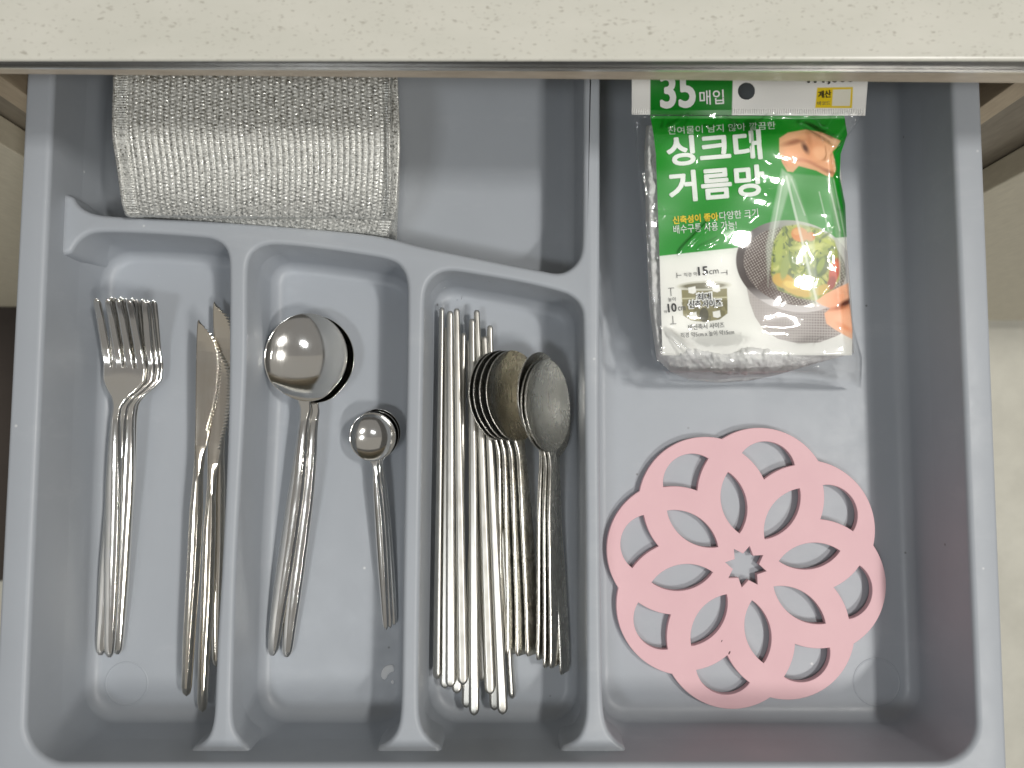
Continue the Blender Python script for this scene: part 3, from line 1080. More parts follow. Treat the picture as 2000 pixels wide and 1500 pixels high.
def trivet():
    # measured in photo pixels about the trivet's middle, then scaled to metres
    NP = 8
    ph0 = math.radians(77.0)
    D, RO = 140.0, 131.0
    polys = []
    # outer outline: eight lobes
    out = []
    half = math.pi / NP
    rho = D * math.cos(half) + math.sqrt(RO**2 - (D * math.sin(half))**2)
    for k in range(NP):
        a = ph0 + k * 2 * half
        c = (D * math.cos(a), D * math.sin(a))
        p0 = (rho * math.cos(a - half), rho * math.sin(a - half)); p1 = (rho * math.cos(a + half), rho * math.sin(a + half))
        b0 = math.atan2(p0[1] - c[1], p0[0] - c[0]); b1 = math.atan2(p1[1] - c[1], p1[0] - c[0])
        while b1 < b0: b1 += 2 * math.pi
        out += arc_pts(c, RO, b0, b1, 26)[:-1]
    polys.append(out)
    # windows: an outer arc and two sides that follow the neighbouring rings
    RI, CI, RN = 58.7, 189.3, 122.0
    cn = (D * math.cos(2 * half), D * math.sin(2 * half))
    tip = (cn[0] + math.sqrt(RN**2 - cn[1]**2), 0.0)
    dx, dy = cn[0] - CI, cn[1]
    d = math.hypot(dx, dy)
    aa = (RI**2 - RN**2 + d**2) / (2 * d)
    hh = math.sqrt(RI**2 - aa**2)
    up = max([(CI + aa * dx / d + q * hh * dy / d, aa * dy / d - q * hh * dx / d) for q in (1, -1)], key=lambda p: p[0])
    b1 = math.atan2(up[1], up[0] - CI)
    w0 = arc_pts((CI, 0), RI, -b1, b1, 20)
    g0 = math.atan2(up[1] - cn[1], up[0] - cn[0]); g1 = math.atan2(-cn[1], tip[0] - cn[0])
    side = arc_pts(cn, RN, g0, g1, 12)[1:]
    w0 += side + [(x, -y) for x, y in side[::-1]][1:]
    for k in range(NP):
        a = ph0 + k * 2 * half
        polys.append([(x * math.cos(a) - y * math.sin(a), x * math.sin(a) + y * math.cos(a)) for x, y in w0])
    # leaves
    for k in range(NP):
        a = ph0 + (k + 0.5) * 2 * half
        c0, hl, hw = 125.0, 62.0, 26.0
        rr = (hl**2 + hw**2) / (2 * hw)
        th = math.asin(hl / rr)
        w = [(c0 + rr * math.sin(t), -(rr - hw) + rr * math.cos(t)) for t in np.linspace(-th, th, 18)]
        w += [(x, -y) for x, y in w[::-1]][1:-1]
        polys.append([(x * math.cos(a) - y * math.sin(a), x * math.sin(a) + y * math.cos(a)) for x, y in w])
    # eight-pointed star
    st_ = []
    for k in range(16):
        a = math.radians(78) + k * math.pi / 8
        r_ = 43 if k % 2 == 0 else 27
        st_.append((r_ * math.cos(a), r_ * math.sin(a)))
    polys.append(st_)
    z0 = 0.0075
    s = px2m(1.0, z0)
    c = W(1459, 1108, z0)
    cu = bpy.data.curves.new("tmp_trivet", 'CURVE')
    cu.dimensions = '2D'; cu.fill_mode = 'BOTH'
    cu.extrude = 0.0018; cu.bevel_depth = 0.00035; cu.bevel_resolution = 2
    for p in polys:
        sp = cu.splines.new('POLY')
        sp.points.add(len(p) - 1)
        for q, (x, y) in zip(sp.points, p):
            q.co = (x * s, y * s, 0, 1)
        sp.use_cyclic_u = True
    to = bpy.data.objects.new("tmp_trivet", cu); COL.objects.link(to)
    dg = bpy.context.evaluated_depsgraph_get()
    me = bpy.data.meshes.new_from_object(to.evaluated_get(dg))
    bpy.data.objects.remove(to); bpy.data.curves.remove(cu)
    me.name = "trivet"
    me.materials.clear(); me.materials.append(M["pink"])
    o = bpy.data.objects.new("flower_trivet", me)
    COL.objects.link(o)
    # rests on the floor, right edge lifted onto the rounded corner of the tray
    o.location = (c[0], c[1], 0.0034)
    o.rotation_euler = (math.radians(0.2), math.radians(-0.8), math.radians(0))
    tag(o, "pink silicone flower-shaped trivet with cut-out petals in the wide compartment", "trivet")
    # small dark scuffs on the upper face
    bpy.context.view_layer.update()
    for px, py, rx in ((1427, 1277, 3.5), (1412, 1254, 2.2)):
        q = W(px, py, z0)
        lx, ly = q[0] - c[0], q[1] - c[1]
        vs = [(lx + s * rx * .45 * math.cos(t) + s * rx * .4 * math.sin(t), ly + s * rx * math.sin(t), .00217) for t in np.linspace(0, 2 * math.pi, 14, endpoint=False)]
        new_mesh("scuff_mark", vs, [tuple(range(14))], M["speck"], parent=o)
    return o


trivet()

# ================================================================== SCOURING CLOTH
def cloth():
    root = empty("scouring_cloth", U(500, 300, 0.03))
    tag(root, "folded silver knitted scouring cloth in the back left compartment", "cloth")
    bpy.context.view_layer.update()

    def sheet(name, lefts, rights, n_u, n_v, zf, cols, rows, amp, th):
        """lefts/rights: photo outline points from the top to the bottom of the sheet"""
        v = np.linspace(0, 1, n_v); u = np.linspace(0, 1, n_u)
        def edge(e):
            e = np.array(e, float)
            d = np.r_[0, np.cumsum(np.hypot(*np.diff(e, axis=0).T))]; d /= d[-1]
            return np.stack([pchip(d, e[:, k], v) for k in (0, 1)], -1)
        Lx, Rx = edge(lefts), edge(rights)
        UU, VV = np.meshgrid(u, v)
        px = Lx[:, None, 0] * (1 - UU) + Rx[:, None, 0] * UU
        py = Lx[:, None, 1] * (1 - UU) + Rx[:, None, 1] * UU
        # slightly bowed columns and wavy outline
        px = px + 1.5 * np.sin(VV * 9 + UU * 3)
        hem = np.clip(np.minimum(UU, 1 - UU) / 0.05, 0, 1)
        cu = UU * cols
        rv = VV * rows
        jit = 0.08 * np.sin(cu.astype(int) * 12.9 + rv.astype(int) * 4.1)
        knit = (np.abs(np.sin(math.pi * cu)) ** 0.7) * (0.55 + 0.45 * np.abs(np.sin(math.pi * (rv + 0.5 * (np.floor(cu) % 2) + jit))))
        hemk = 0.5 + 0.5 * np.sin(2 * math.pi * rv * 1.5)
        lum = np.where(hem < 1, 0.55 + 0.45 * hemk, knit)
        lum = lum - 0.8 * np.exp(-((np.minimum(UU, 1 - UU) - 0.052) / 0.006) ** 2)
        zz = zf(UU, VV) + amp * lum + 0.00006 * rng.standard_normal(UU.shape)
        P = W(px, py, zz).reshape(-1, 3)
        c = np.array(root.location)
        P = P - c
        faces = []
        for j in range(n_v - 1):
            b0 = j * n_u
            for i in range(n_u - 1):
                faces.append((b0 + i, b0 + n_u + i, b0 + n_u + i + 1, b0 + i + 1))
        # skirt round the border gives the sheet its thickness
        border = list(range(n_u)) + [j * n_u + n_u - 1 for j in range(1, n_v)] + [(n_v - 1) * n_u + i for i in range(n_u - 2, -1, -1)] + [j * n_u for j in range(n_v - 2, 0, -1)]
        n0 = len(P)
        low = P[border].copy(); low[:, 2] -= th
        P = np.vstack([P, low])
        nb = len(border)
        for k in range(nb):
            k2 = (k + 1) % nb
            faces.append((border[k], border[k2], n0 + k2, n0 + k))
        return new_mesh(name, P, faces, M["silver"], parent=root)

    def z_top(U_, V_):
        zz = 0.066 - 0.016 * np.clip((V_ - 0.45) / 0.55, 0, 1) ** 1.6 + 0.0012 * np.sin(U_ * 5 + 1) - 0.002 * U_
        roll = np.clip((V_ - 0.80) / 0.20, 0, 1)
        return zz - 0.003 * roll ** 2.2

    def z_low(U_, V_):
        roll = np.clip((V_ - 0.85) / 0.15, 0, 1)
        return 0.0555 - 0.0145 * np.clip((V_ - 0.45) / 0.55, 0, 1) ** 1.6 - 0.0008 * U_ - 0.003 * roll ** 2

    sheet("upper_layer", [(220, 90), (221, 150), (222, 250), (229, 320), (238, 395), (246, 419)],
          [(768, 90), (775, 160), (776, 250), (775, 340), (773, 400), (768, 428)], 500, 300, z_top, 46, 46, 0.0008, 0.004)
    sheet("lower_layer", [(226, 90), (229, 200), (236, 330), (248, 400), (268, 421)],
          [(764, 90), (770, 200), (771, 330), (768, 420), (756, 459)], 440, 280, z_low, 46, 46, 0.0008, 0.006)

    def z_hem(U_, V_):
        return z_top(U_, V_) + 0.0011 - 0.0012 * np.abs(2 * U_ - 1) ** 3

    sheet("hem", [(217, 90), (219, 150), (220, 250), (227, 320), (236, 395), (244, 420)],
          [(249, 90), (251, 150), (253, 250), (258, 320), (265, 395), (274, 421)], 26, 300, z_hem, 3, 62, 0.0007, 0.004)
    sheet("hem", [(750, 90), (756, 160), (757, 250), (756, 340), (754, 400), (750, 426)],
          [(770, 90), (777, 160), (778, 250), (777, 340), (775, 400), (770, 429)], 20, 300, z_hem, 2, 62, 0.0007, 0.004)

    def z_base(U_, V_):
        return 0.034 + 0 * U_

    sheet("bottom_layer", [(232, 90), (233, 200), (241, 330), (252, 408)],
          [(760, 90), (764, 200), (764, 330), (760, 440)], 60, 40, z_base, 6, 6, 0.0003, 0.030)


cloth()

# ================================================================== PACKET OF DRAIN NETS
def zs(px, py):
    """height of the packet's front face"""
    px = np.asarray(px, float); py = np.asarray(py, float)
    xl = np.interp(py, [150, 230, 400, 560, 700, 760], [1222, 1228, 1240, 1248, 1262, 1284])
    xr = np.interp(py, [150, 230, 300, 400, 560, 700, 760], [1695, 1690, 1650, 1655, 1668, 1683, 1683])
    u = np.clip((px - xl) / (xr - xl), 0, 1)
    side = np.clip(np.minimum(u, (1 - u) * 0.8) / 0.065, 0, 1)
    prof = np.sqrt(np.clip(1 - (1 - side) ** 2, 0, 1))
    body = np.interp(py, [150, 215, 232, 262, 420, 600, 690, 725, 760], [.058, .056, .0545, .0545, .050, .0425, .0370, .0320, .010])
    low = np.interp(py, [150, 228, 260, 450, 700, 760], [.057, .053, .036, .028, .014, .005])
    z_ = low + (body - low) * prof
    return z_ + 0.0005 * np.sin(px * .035 + py * .02) + 0.0004 * np.sin(py * .06 - px * .015)


packet = empty("net_packet", U(1460, 450, 0.0))
tag(packet, "clear packet of white sink drain nets with green Korean card, in the wide compartment", "packet")
bpy.context.view_layer.update()
PC = np.array(packet.location)


def smooth_in(d, w=0.8):
    return np.clip(0.5 - d / (2 * w), 0, 1)


def sd_poly(px, py, poly):
    """signed distance to polygon (negative inside), in photo pixels"""
    poly = np.array(poly, float)
    d = np.full(px.shape, 1e9); inside = np.zeros(px.shape, bool)
    n = len(poly)
    for i in range(n):
        a, b_ = poly[i], poly[(i + 1) % n]
        ex, ey = b_ - a
        wx, wy = px - a[0], py - a[1]
        t = np.clip((wx * ex + wy * ey) / (ex * ex + ey * ey + 1e-9), 0, 1)
        d = np.minimum(d, (wx - ex * t) ** 2 + (wy - ey * t) ** 2)
        c1 = (a[1] <= py) != (b_[1] <= py)
        xi = a[0] + (py - a[1]) * ex / (ey if abs(ey) > 1e-9 else 1e-9)
        inside ^= c1 & (px < xi)
    d = np.sqrt(d)
    return np.where(inside, -d, d)


def lin(c):
    c = np.array(c, float) / 255.0
    return np.where(c <= 0.04045, c / 12.92, ((c + 0.055) / 1.055) ** 2.4)


def paint(colr, mask, c):
    colr[...] = colr * (1 - mask[..., None]) + lin(c) * mask[..., None]


def vnoise(px, py, s, seed):
    g = np.random.default_rng(seed).random((64, 64))
    x, y = px / s, py / s
    xi, yi = np.floor(x).astype(int), np.floor(y).astype(int)
    fx, fy = x - xi, y - yi
    fx, fy = fx * fx * (3 - 2 * fx), fy * fy * (3 - 2 * fy)
    G = lambda a, b_: g[a % 64, b_ % 64]
    return (G(xi, yi) * (1 - fx) + G(xi + 1, yi) * fx) * (1 - fy) + (G(xi, yi + 1) * (1 - fx) + G(xi + 1, yi + 1) * fx) * fy


def printed_sheet(name, px, py, zadd, colr, keep=None, zextra=None):
    zz = zs(px, py) + zadd
    if zextra is not None: zz = zz + zextra
    P = W(px, py, zz).reshape(-1, 3) - PC
    nv, nu = px.shape
    faces = []
    for j in range(nv - 1):
        b0 = j * nu
        for i in range(nu - 1):
            if keep is None or (keep[j, i] and keep[j, i + 1] and keep[j + 1, i] and keep[j + 1, i + 1]):
                faces.append((b0 + i, b0 + nu + i, b0 + nu + i + 1, b0 + i + 1))
    o = new_mesh(name, P, faces, M["print"], parent=packet)
    at = o.data.color_attributes.new("print", 'FLOAT_COLOR', 'POINT')
    rgba = np.c_[colr.reshape(-1, 3), np.ones(nu * nv)].astype(np.float32)
    at.data.foreach_set("color", rgba.ravel())
    return o


GREEN = (0, 150, 28)
# ---- header card (folded over the packet's mouth)
nu, nv = 420, 110
uu, vv = np.meshgrid(np.linspace(0, 1, nu), np.linspace(0, 1, nv))
ylo = 224 + 2 * uu
hy = 118 + (ylo - 118) * vv
hx = 1234 + (hy - 160) * 0.0 + uu * (np.interp(hy, [118, 160, 226], [1697, 1695, 1690]) - 1234)
colr = np.broadcast_to(lin((242, 241, 237)), hx.shape + (3,)).copy()
gr = np.array([(1270, 100), (1433, 100), (1429, 240), (1270, 240)])
paint(colr, smooth_in(sd_poly(hx, hy, gr)), (0, 128, 26))
paint(colr, smooth_in(sd_poly(hx, hy, [(1596, 171), (1666, 170), (1664, 211), (1592, 211)])), (236, 206, 30))
paint(colr, smooth_in(sd_poly(hx, hy, [(1627, 175), (1662, 174), (1660, 207), (1625, 207)])), (235, 232, 215))
crimp = np.where((hy > 213) & (hy < 222) & (np.abs(hx - 1350) > 80), 0.0004 * np.sin(hx * 2 * math.pi / 4.4), 0)
hole = np.hypot(hx - 1458, (hy - 178)) > 16
printed_sheet("header_card", hx, hy, 0.0012, colr, hole, crimp)

# ---- printed insert
nu, nv = 420, 500
vv = np.linspace(0, 1, nv); uu = np.linspace(0, 1, nu)
iy = 226 + vv * (694 - 226)
lx = np.interp(iy, [226, 260, 300, 500, 600, 694], [1270, 1276, 1281, 1288, 1291, 1294])
rx_ = np.interp(iy, [226, 262, 300, 345, 400, 500, 570, 640, 694], [1649, 1655, 1642, 1640, 1651, 1655, 1658, 1665, 1664])
px = lx[:, None] + (rx_ - lx)[:, None] * uu[None, :]
py = np.broadcast_to(iy[:, None], px.shape) - (px - 1290) * 0.0
colr = np.broadcast_to(lin((232, 232, 226)), px.shape + (3,)).copy()
gline = np.interp(px, [1280, 1437, 1660], [501, 484, 462])
paint(colr, smooth_in(py - gline), GREEN)
# small strainer picture
paint(colr, smooth_in(sd_poly(px, py, [(1331, 566), (1420, 563), (1421, 612), (1405, 624), (1376, 629), (1350, 626), (1334, 616)])), (136, 130, 88))
tone = vnoise(px, py, 9, 3)
mk = smooth_in(sd_poly(px, py, [(1331, 590), (1421, 586), (1421, 612), (1405, 624), (1376, 629), (1350, 626), (1334, 616)])) * (tone > .5) * .6
paint(colr, mk, (96, 92, 55))
mk = smooth_in((np.hypot((px - 1375) / 9, (py - 615) / 14) - 1) * 9) * .8
paint(colr, mk, (60, 58, 40))
mk = smooth_in((np.hypot((px - 1375) / 52, (py - 558 + (px - 1375) * .03) / 9.5) - 1) * 9)
paint(colr, mk, (205, 204, 190))
mk = smooth_in((np.hypot((px - 1375) / 43, (py - 558 + (px - 1375) * .03) / 6) - 1) * 6)
paint(colr, mk, (110, 106, 80))
paint(colr, smooth_in(np.abs(py - 582 + (px - 1375) * .03) - 1.2) * smooth_in(np.abs(px - 1376) - 45), (205, 202, 170))
for ax, ay, dx, dy in ((1352, 566, -1, 1), (1399, 563, 1, 1), (1354, 616, -1, -1), (1400, 613, 1, -1)):
    paint(colr, smooth_in(sd_poly(px, py, [(ax - 8, ay - 4), (ax + 6, ay - 7), (ax + 8, ay + 5), (ax + 2, ay + 8), (ax - 7, ay + 6)])), (240, 240, 235))
# colander: body, rim, inside
dots = lambda s, ang: (np.sin((px * math.cos(ang) + py * math.sin(ang)) * 2 * math.pi / s) * np.sin((-px * math.sin(ang) + py * math.cos(ang)) * 2 * math.pi / s))
body = [(1458, 560), (1464, 590), (1474, 618), (1492, 645), (1520, 662), (1560, 671), (1600, 669), (1635, 656), (1660, 640), (1665, 580), (1560, 540)]
mk = smooth_in(sd_poly(px, py, body))
paint(colr, mk, (186, 180, 176))
paint(colr, mk * np.clip((px - 1480) / 120, .2, 1) * (dots(7.5, .8) > .25) * .7, (112, 100, 98))
ca, sa = math.cos(.25), math.sin(.25)
ex_ = (px - 1552) * ca + (py - 520) * sa
ey_ = -(px - 1552) * sa + (py - 520) * ca
rim_o = (np.hypot(ex_ / 116, ey_ / 88) - 1) * 90
rim_i = (np.hypot(ex_ / 101, ey_ / 75) - 1) * 78
light = np.clip((px - 1470) / 120 + (470 - py) / 260, 0, 1)
mk = smooth_in(rim_o)
rimc = lin((70, 58, 54))[None, None] * (1 - light[..., None]) + lin((205, 202, 200))[None, None] * light[..., None]
fr_ = np.clip((py - 560) / 40, 0, 1)[..., None]
rimc = rimc * (1 - fr_) + lin((212, 208, 206)) * fr_
colr[...] = colr * (1 - mk[..., None]) + rimc * mk[..., None]
mk = smooth_in(np.abs(rim_i + 2) - 1.1)
paint(colr, mk * .8, (190, 182, 176))
mk = smooth_in(rim_i)
paint(colr, mk, (98, 84, 78))
paint(colr, mk * (dots(7.0, .25) > .2) * .85, (186, 178, 170))
paint(colr, mk * smooth_in(sd_poly(px, py, [(1478, 560), (1512, 522), (1530, 600), (1500, 590)])) * .6, (90, 70, 64))
# kitchen scraps seen through the net
veg = [(1512, 470), (1530, 442), (1560, 438), (1600, 446), (1630, 470), (1641, 510), (1640, 545), (1622, 572), (1600, 588), (1560, 582), (1520, 566), (1506, 535), (1506, 500)]
mv = smooth_in(sd_poly(px, py, veg), 2)
n1 = vnoise(px + 30 * vnoise(px, py, 22, 8), py * 1.0, 9, 5); n2 = vnoise(px, py + 25 * vnoise(px, py, 17, 2), 6, 6)
base_v = lin((128, 146, 42))[None, None] * (1 - n1[..., None]) + lin((196, 200, 96))[None, None] * n1[..., None]
colr[...] = colr * (1 - mv[..., None]) + base_v * mv[..., None]
paint(colr, mv * (n2 > .72) * .85, (70, 92, 24))
paint(colr, mv * (n2 < .2) * .6, (225, 222, 140))


def spot(x, y, rx, ry, ang, c, a=1.0, soft=1.5):
    c_, s_ = math.cos(ang), math.sin(ang)
    e1 = (px - x) * c_ + (py - y) * s_; e2 = -(px - x) * s_ + (py - y) * c_
    paint(colr, smooth_in((np.hypot(e1 / rx, e2 / ry) - 1) * min(rx, ry), soft) * a, c)


spot(1562, 458, 17, 14, .3, (228, 142, 72)); spot(1556, 453, 8, 6, 0, (240, 176, 112)); spot(1583, 462, 9, 9, 0, (222, 130, 50))
spot(1630, 530, 10, 26, .2, (206, 66, 30)); spot(1624, 553, 8, 14, .3, (165, 40, 28)); spot(1633, 520, 4, 9, .2, (236, 120, 70))
spot(1530, 548, 22, 14, .3, (216, 172, 34)); spot(1556, 566, 30, 11, .35, (214, 180, 84)); spot(1544, 556, 14, 7, .3, (236, 206, 96))
spot(1606, 520, 13, 24, .5, (66, 92, 26), .9); spot(1603, 518, 6, 17, .4, (150, 168, 60)); spot(1588, 535, 9, 14, 0, (52, 60, 28), .6)
spot(1614, 470, 16, 4, .5, (190, 196, 70)); spot(1612, 460, 13, 3, -.6, (92, 108, 30)); spot(1580, 482, 34, 5, -.1, (206, 208, 120))
spot(1533, 522, 8, 24, .2, (160, 172, 84)); spot(1548, 512, 6, 20, -.3, (118, 138, 48)); spot(1522, 486, 7, 26, .15, (180, 190, 80))
spot(1605, 566, 16, 9, -.5, (206, 178, 80))
# translucent net
for poly, a in (([(1527, 330), (1548, 345), (1512, 470), (1502, 535), (1500, 560), (1496, 480)], .42), ([(1535, 338), (1620, 345), (1655, 440), (1648, 560), (1600, 600), (1506, 560), (1516, 450)], .16),
                ([(1540, 340), (1552, 350), (1590, 470), (1600, 600), (1585, 600), (1566, 470)], .30), ([(1615, 345), (1625, 345), (1640, 440), (1655, 560), (1640, 520)], .25)):
    paint(colr, smooth_in(sd_poly(px, py, poly), 2.5) * a, (226, 236, 222))
for (xa, ya, xb, yb, w, a) in ((1536, 345, 1598, 600, 2.4, .75), (1530, 345, 1508, 470, 1.6, .6), (1546, 350, 1572, 420, 1.2, .5), (1600, 375, 1618, 450, .9, .6), (1617, 350, 1640, 450, 1.4, .8), (1628, 350, 1652, 470, .9, .6), (1640, 450, 1640, 560, 1.5, .4)):
    ll = math.hypot(xb - xa, yb - ya)
    t = np.clip(((px - xa) * (xb - xa) + (py - ya) * (yb - ya)) / ll**2, 0, 1)
    d = np.hypot(px - xa - t * (xb - xa), py - ya - t * (yb - ya))
    paint(colr, smooth_in(d - w, 1.2) * a, (238, 242, 234))
# front rim of the colander and lower hand
for k in range(1):
    rr = np.abs(rim_o + 6)
    paint(colr, smooth_in(rr - 6) * (py > 585) * (px < 1612) * .95, (214, 210, 208))
# hands (plain printed picture)
hand = [(1522, 270), (1539, 259), (1573, 253), (1604, 258), (1642, 275), (1634, 288), (1626, 296), (1630, 312), (1633, 332), (1626, 346), (1613, 343), (1594, 333), (1575, 328), (1560, 324), (1549, 336), (1538, 335), (1528, 318), (1522, 296)]
mh = smooth_in(sd_poly(px, py, hand), 1.2)
sk = vnoise(px, py, 20, 11)
skin = lin((226, 168, 124))[None, None] * (1 - sk[..., None]) + lin((240, 194, 152))[None, None] * sk[..., None]
colr[...] = colr * (1 - mh[..., None]) + skin * mh[..., None]


def hs(x, y, rx, ry, ang, c, a=1.0):
    c_, s_ = math.cos(ang), math.sin(ang)
    e1 = (px - x) * c_ + (py - y) * s_; e2 = -(px - x) * s_ + (py - y) * c_
    paint(colr, smooth_in((np.hypot(e1 / rx, e2 / ry) - 1) * min(rx, ry), 3) * a * mh, c)


hs(1552, 277, 22, 5, -.25, (150, 92, 60), .8); hs(1573, 289, 5, 11, -.5, (84, 44, 28), .95); hs(1580, 272, 5, 16, -.15, (206, 146, 100), .8)
hs(1566, 268, 10, 5, .2, (232, 178, 128), .8); hs(1535, 310, 9, 12, .3, (218, 142, 96), .6); hs(1556, 312, 26, 3, .15, (196, 122, 80), .7)
hs(1600, 326, 22, 2.4, .45, (170, 100, 66), .8); hs(1620, 336, 10, 3, .3, (150, 86, 56), .7); hs(1606, 300, 18, 12, .5, (240, 196, 156), .8); hs(1540, 300, 10, 8, 0, (238, 186, 142), .8)
hand2 = [(1594, 588), (1612, 574), (1640, 560), (1668, 548), (1670, 665), (1652, 656), (1630, 643), (1614, 632), (1610, 612), (1622, 602), (1606, 596)]
mh = smooth_in(sd_poly(px, py, hand2), 1.2)
skin = lin((238, 178, 140))[None, None] * (1 - sk[..., None]) + lin((246, 202, 170))[None, None] * sk[..., None]
colr[...] = colr * (1 - mh[..., None]) + skin * mh[..., None]
hs(1652, 592, 17, 5.5, -.5, (86, 34, 20), .95); hs(1636, 602, 20, 3, -.15, (190, 116, 76), .8); hs(1652, 640, 16, 4, .5, (226, 150, 104), .6)
printed_sheet("insert_card", px, py, 0.0006, colr)


# ---- lettering
def lettering(text, x0, y0, x1, y1, hgt, mat, bold=0.0, parent_name="insert_card", zadd=0.0010, squeeze=None):
    """baseline-left (x0,y0) to baseline-right (x1,y1) in the card's own plane, height hgt (photo pixels)"""
    cu = bpy.data.curves.new("tmp_text", 'FONT')
    cu.body = text; cu.size = 1.0
    cu.resolution_u = 4
    to = bpy.data.objects.new("tmp_text", cu); COL.objects.link(to)
    dg = bpy.context.evaluated_depsgraph_get()
    me = bpy.data.meshes.new_from_object(to.evaluated_get(dg))
    bpy.data.objects.remove(to); bpy.data.curves.remove(cu)
    n = len(me.vertices)
    if n == 0:
        bpy.data.meshes.remove(me); return None
    bm = bmesh.new(); bm.from_mesh(me)
    bmesh.ops.triangulate(bm, faces=bm.faces[:])
    bm.to_mesh(me); bm.free()
    n = len(me.vertices)
    co = np.empty(n * 3, np.float32); me.vertices.foreach_get("co", co); co = co.reshape(-1, 3)
    lo, hi = co.min(0), co.max(0)
    u = (co[:, 0] - lo[0]) / max(hi[0] - lo[0], 1e-6); v = (co[:, 1] - lo[1]) / max(hi[1] - lo[1], 1e-6)
    dx, dy = x1 - x0, y1 - y0
    L = math.hypot(dx, dy)
    nx, ny = dy / L, -dx / L
    X = x0 + dx * u + nx * hgt * v; Y = y0 + dy * u + ny * hgt * v
    tri = np.array([p.vertices[:] for p in me.polygons])
    bpy.data.meshes.remove(me)
    # a bold stroke is the thin glyph pressed several times round a small circle
    n_im = 1 if bold <= 0 else 13
    Vs, Fs = [], []
    for k in range(n_im):
        rr = 0 if k == 0 else bold * hgt
        ang = 2 * math.pi * k / 12
        Xk, Yk = X + rr * math.cos(ang), Y + rr * math.sin(ang)
        Vs.append(W(Xk, Yk, zs(Xk, Yk) + zadd + 0.000006 * k) - PC)
        Fs.append(tri + k * n)
    me = bpy.data.meshes.new("lettering")
    me.from_pydata(np.concatenate(Vs).tolist(), [], np.concatenate(Fs).tolist())
    me.materials.clear(); me.materials.append(mat)
    me.update()
    o = bpy.data.objects.new("lettering", me)
    COL.objects.link(o)
    o.parent = bpy.data.objects[parent_name]
    return o


Wt, Bk, Gy, Yl = M["white_ink"], M["black_ink"], M["grey_ink"], M["yellow_ink"]
hc = dict(parent_name="header_card", zadd=0.0016)
lettering("35", 1292, 210, 1357, 208, 64, Wt, 0.04, **hc)
lettering("매입", 1367, 205, 1414, 203, 28, Wt, 0.012, **hc)
lettering("₩1,000", 1572, 165, 1668, 163, 26, Bk, 0.03, **hc)
lettering("계산", 1599, 192, 1624, 190, 14, Bk, 0.02, **hc)
lettering("바코드", 1597, 206, 1622, 205, 8, Gy, 0.0, **hc)
lettering("잔여물이 남지 않아 깔끔한", 1305, 263, 1515, 252, 15, Wt, 0.0)
lettering("싱크대", 1306, 324, 1488, 309, 55, Wt, 0.036)
lettering("거름망", 1310, 395, 1494, 380, 58, Wt, 0.034)
lettering("신축성이 좋아", 1315, 438, 1403, 430, 15, Yl, 0.035)
lettering("다양한 크기", 1406, 430, 1481, 423, 16, Wt, 0.006)
lettering("배수구통 사용 가능!", 1316, 457, 1439, 447, 17, Wt, 0.006)
lettering("직경 약", 1336, 541, 1362, 539, 8, Gy, 0.0)
lettering("15", 1365, 538, 1383, 536, 16, Bk, 0.035)
lettering("cm", 1386, 536, 1404, 534, 8, Gy, 0.0)
lettering("높이", 1305, 589, 1320, 588, 8, Gy, 0.0)
lettering("약", 1297, 612, 1303, 612, 6, Gy, 0.0)
lettering("10", 1306, 610, 1322, 608, 16, Bk, 0.035)
lettering("cm", 1325, 607, 1339, 606, 8, Gy, 0.0)
# the words on the small strainer carry a white outline under the black letters
for off, mt, bo, za in ((0, Wt, 0.09, 0.0010), (0, Bk, 0.02, 0.0012)):
    lettering("최대", 1362 - (2 if bo > .05 else 0), 587 + (1 if bo > .05 else 0), 1389 + (2 if bo > .05 else 0), 585 + (1 if bo > .05 else 0), 13 + (3 if bo > .05 else 0), mt, bo, zadd=za)
    lettering("신축 사이즈", 1346 - (2 if bo > .05 else 0), 602 + (1 if bo > .05 else 0), 1409 + (2 if bo > .05 else 0), 598 + (1 if bo > .05 else 0), 14 + (3 if bo > .05 else 0), mt, bo, zadd=za)
lettering("비신축시 사이즈", 1345, 645, 1415, 640, 11, Gy, 0.006)
lettering("직경 약5cm x 높이 약15cm", 1330, 660, 1434, 653, 10, Gy, 0.0)
# dimension lines
for x0, y0, x1, y1 in ((1323, 538, 1331, 537.5), (1408, 533, 1420, 532), (1322, 533, 1322.4, 543), (1420, 527, 1420.4, 537), (1310, 563, 1311, 578), (1305, 563, 1317, 562.4), (1314, 617, 1315, 632), (1309, 633, 1321, 632.4)):
    L = math.hypot(x1 - x0, y1 - y0); nx, ny = (y1 - y0) / L * .6, -(x1 - x0) / L * .6
    q = [(x0 + nx, y0 + ny), (x0 - nx, y0 - ny), (x1 - nx, y1 - ny), (x1 + nx, y1 + ny)]
    X = np.array([p[0] for p in q]); Y = np.array([p[1] for p in q])
    new_mesh("dimension_line", W(X, Y, zs(X, Y) + .0010) - PC, [(0, 1, 2, 3)], M["grey_ink"], parent=bpy.data.objects["insert_card"])

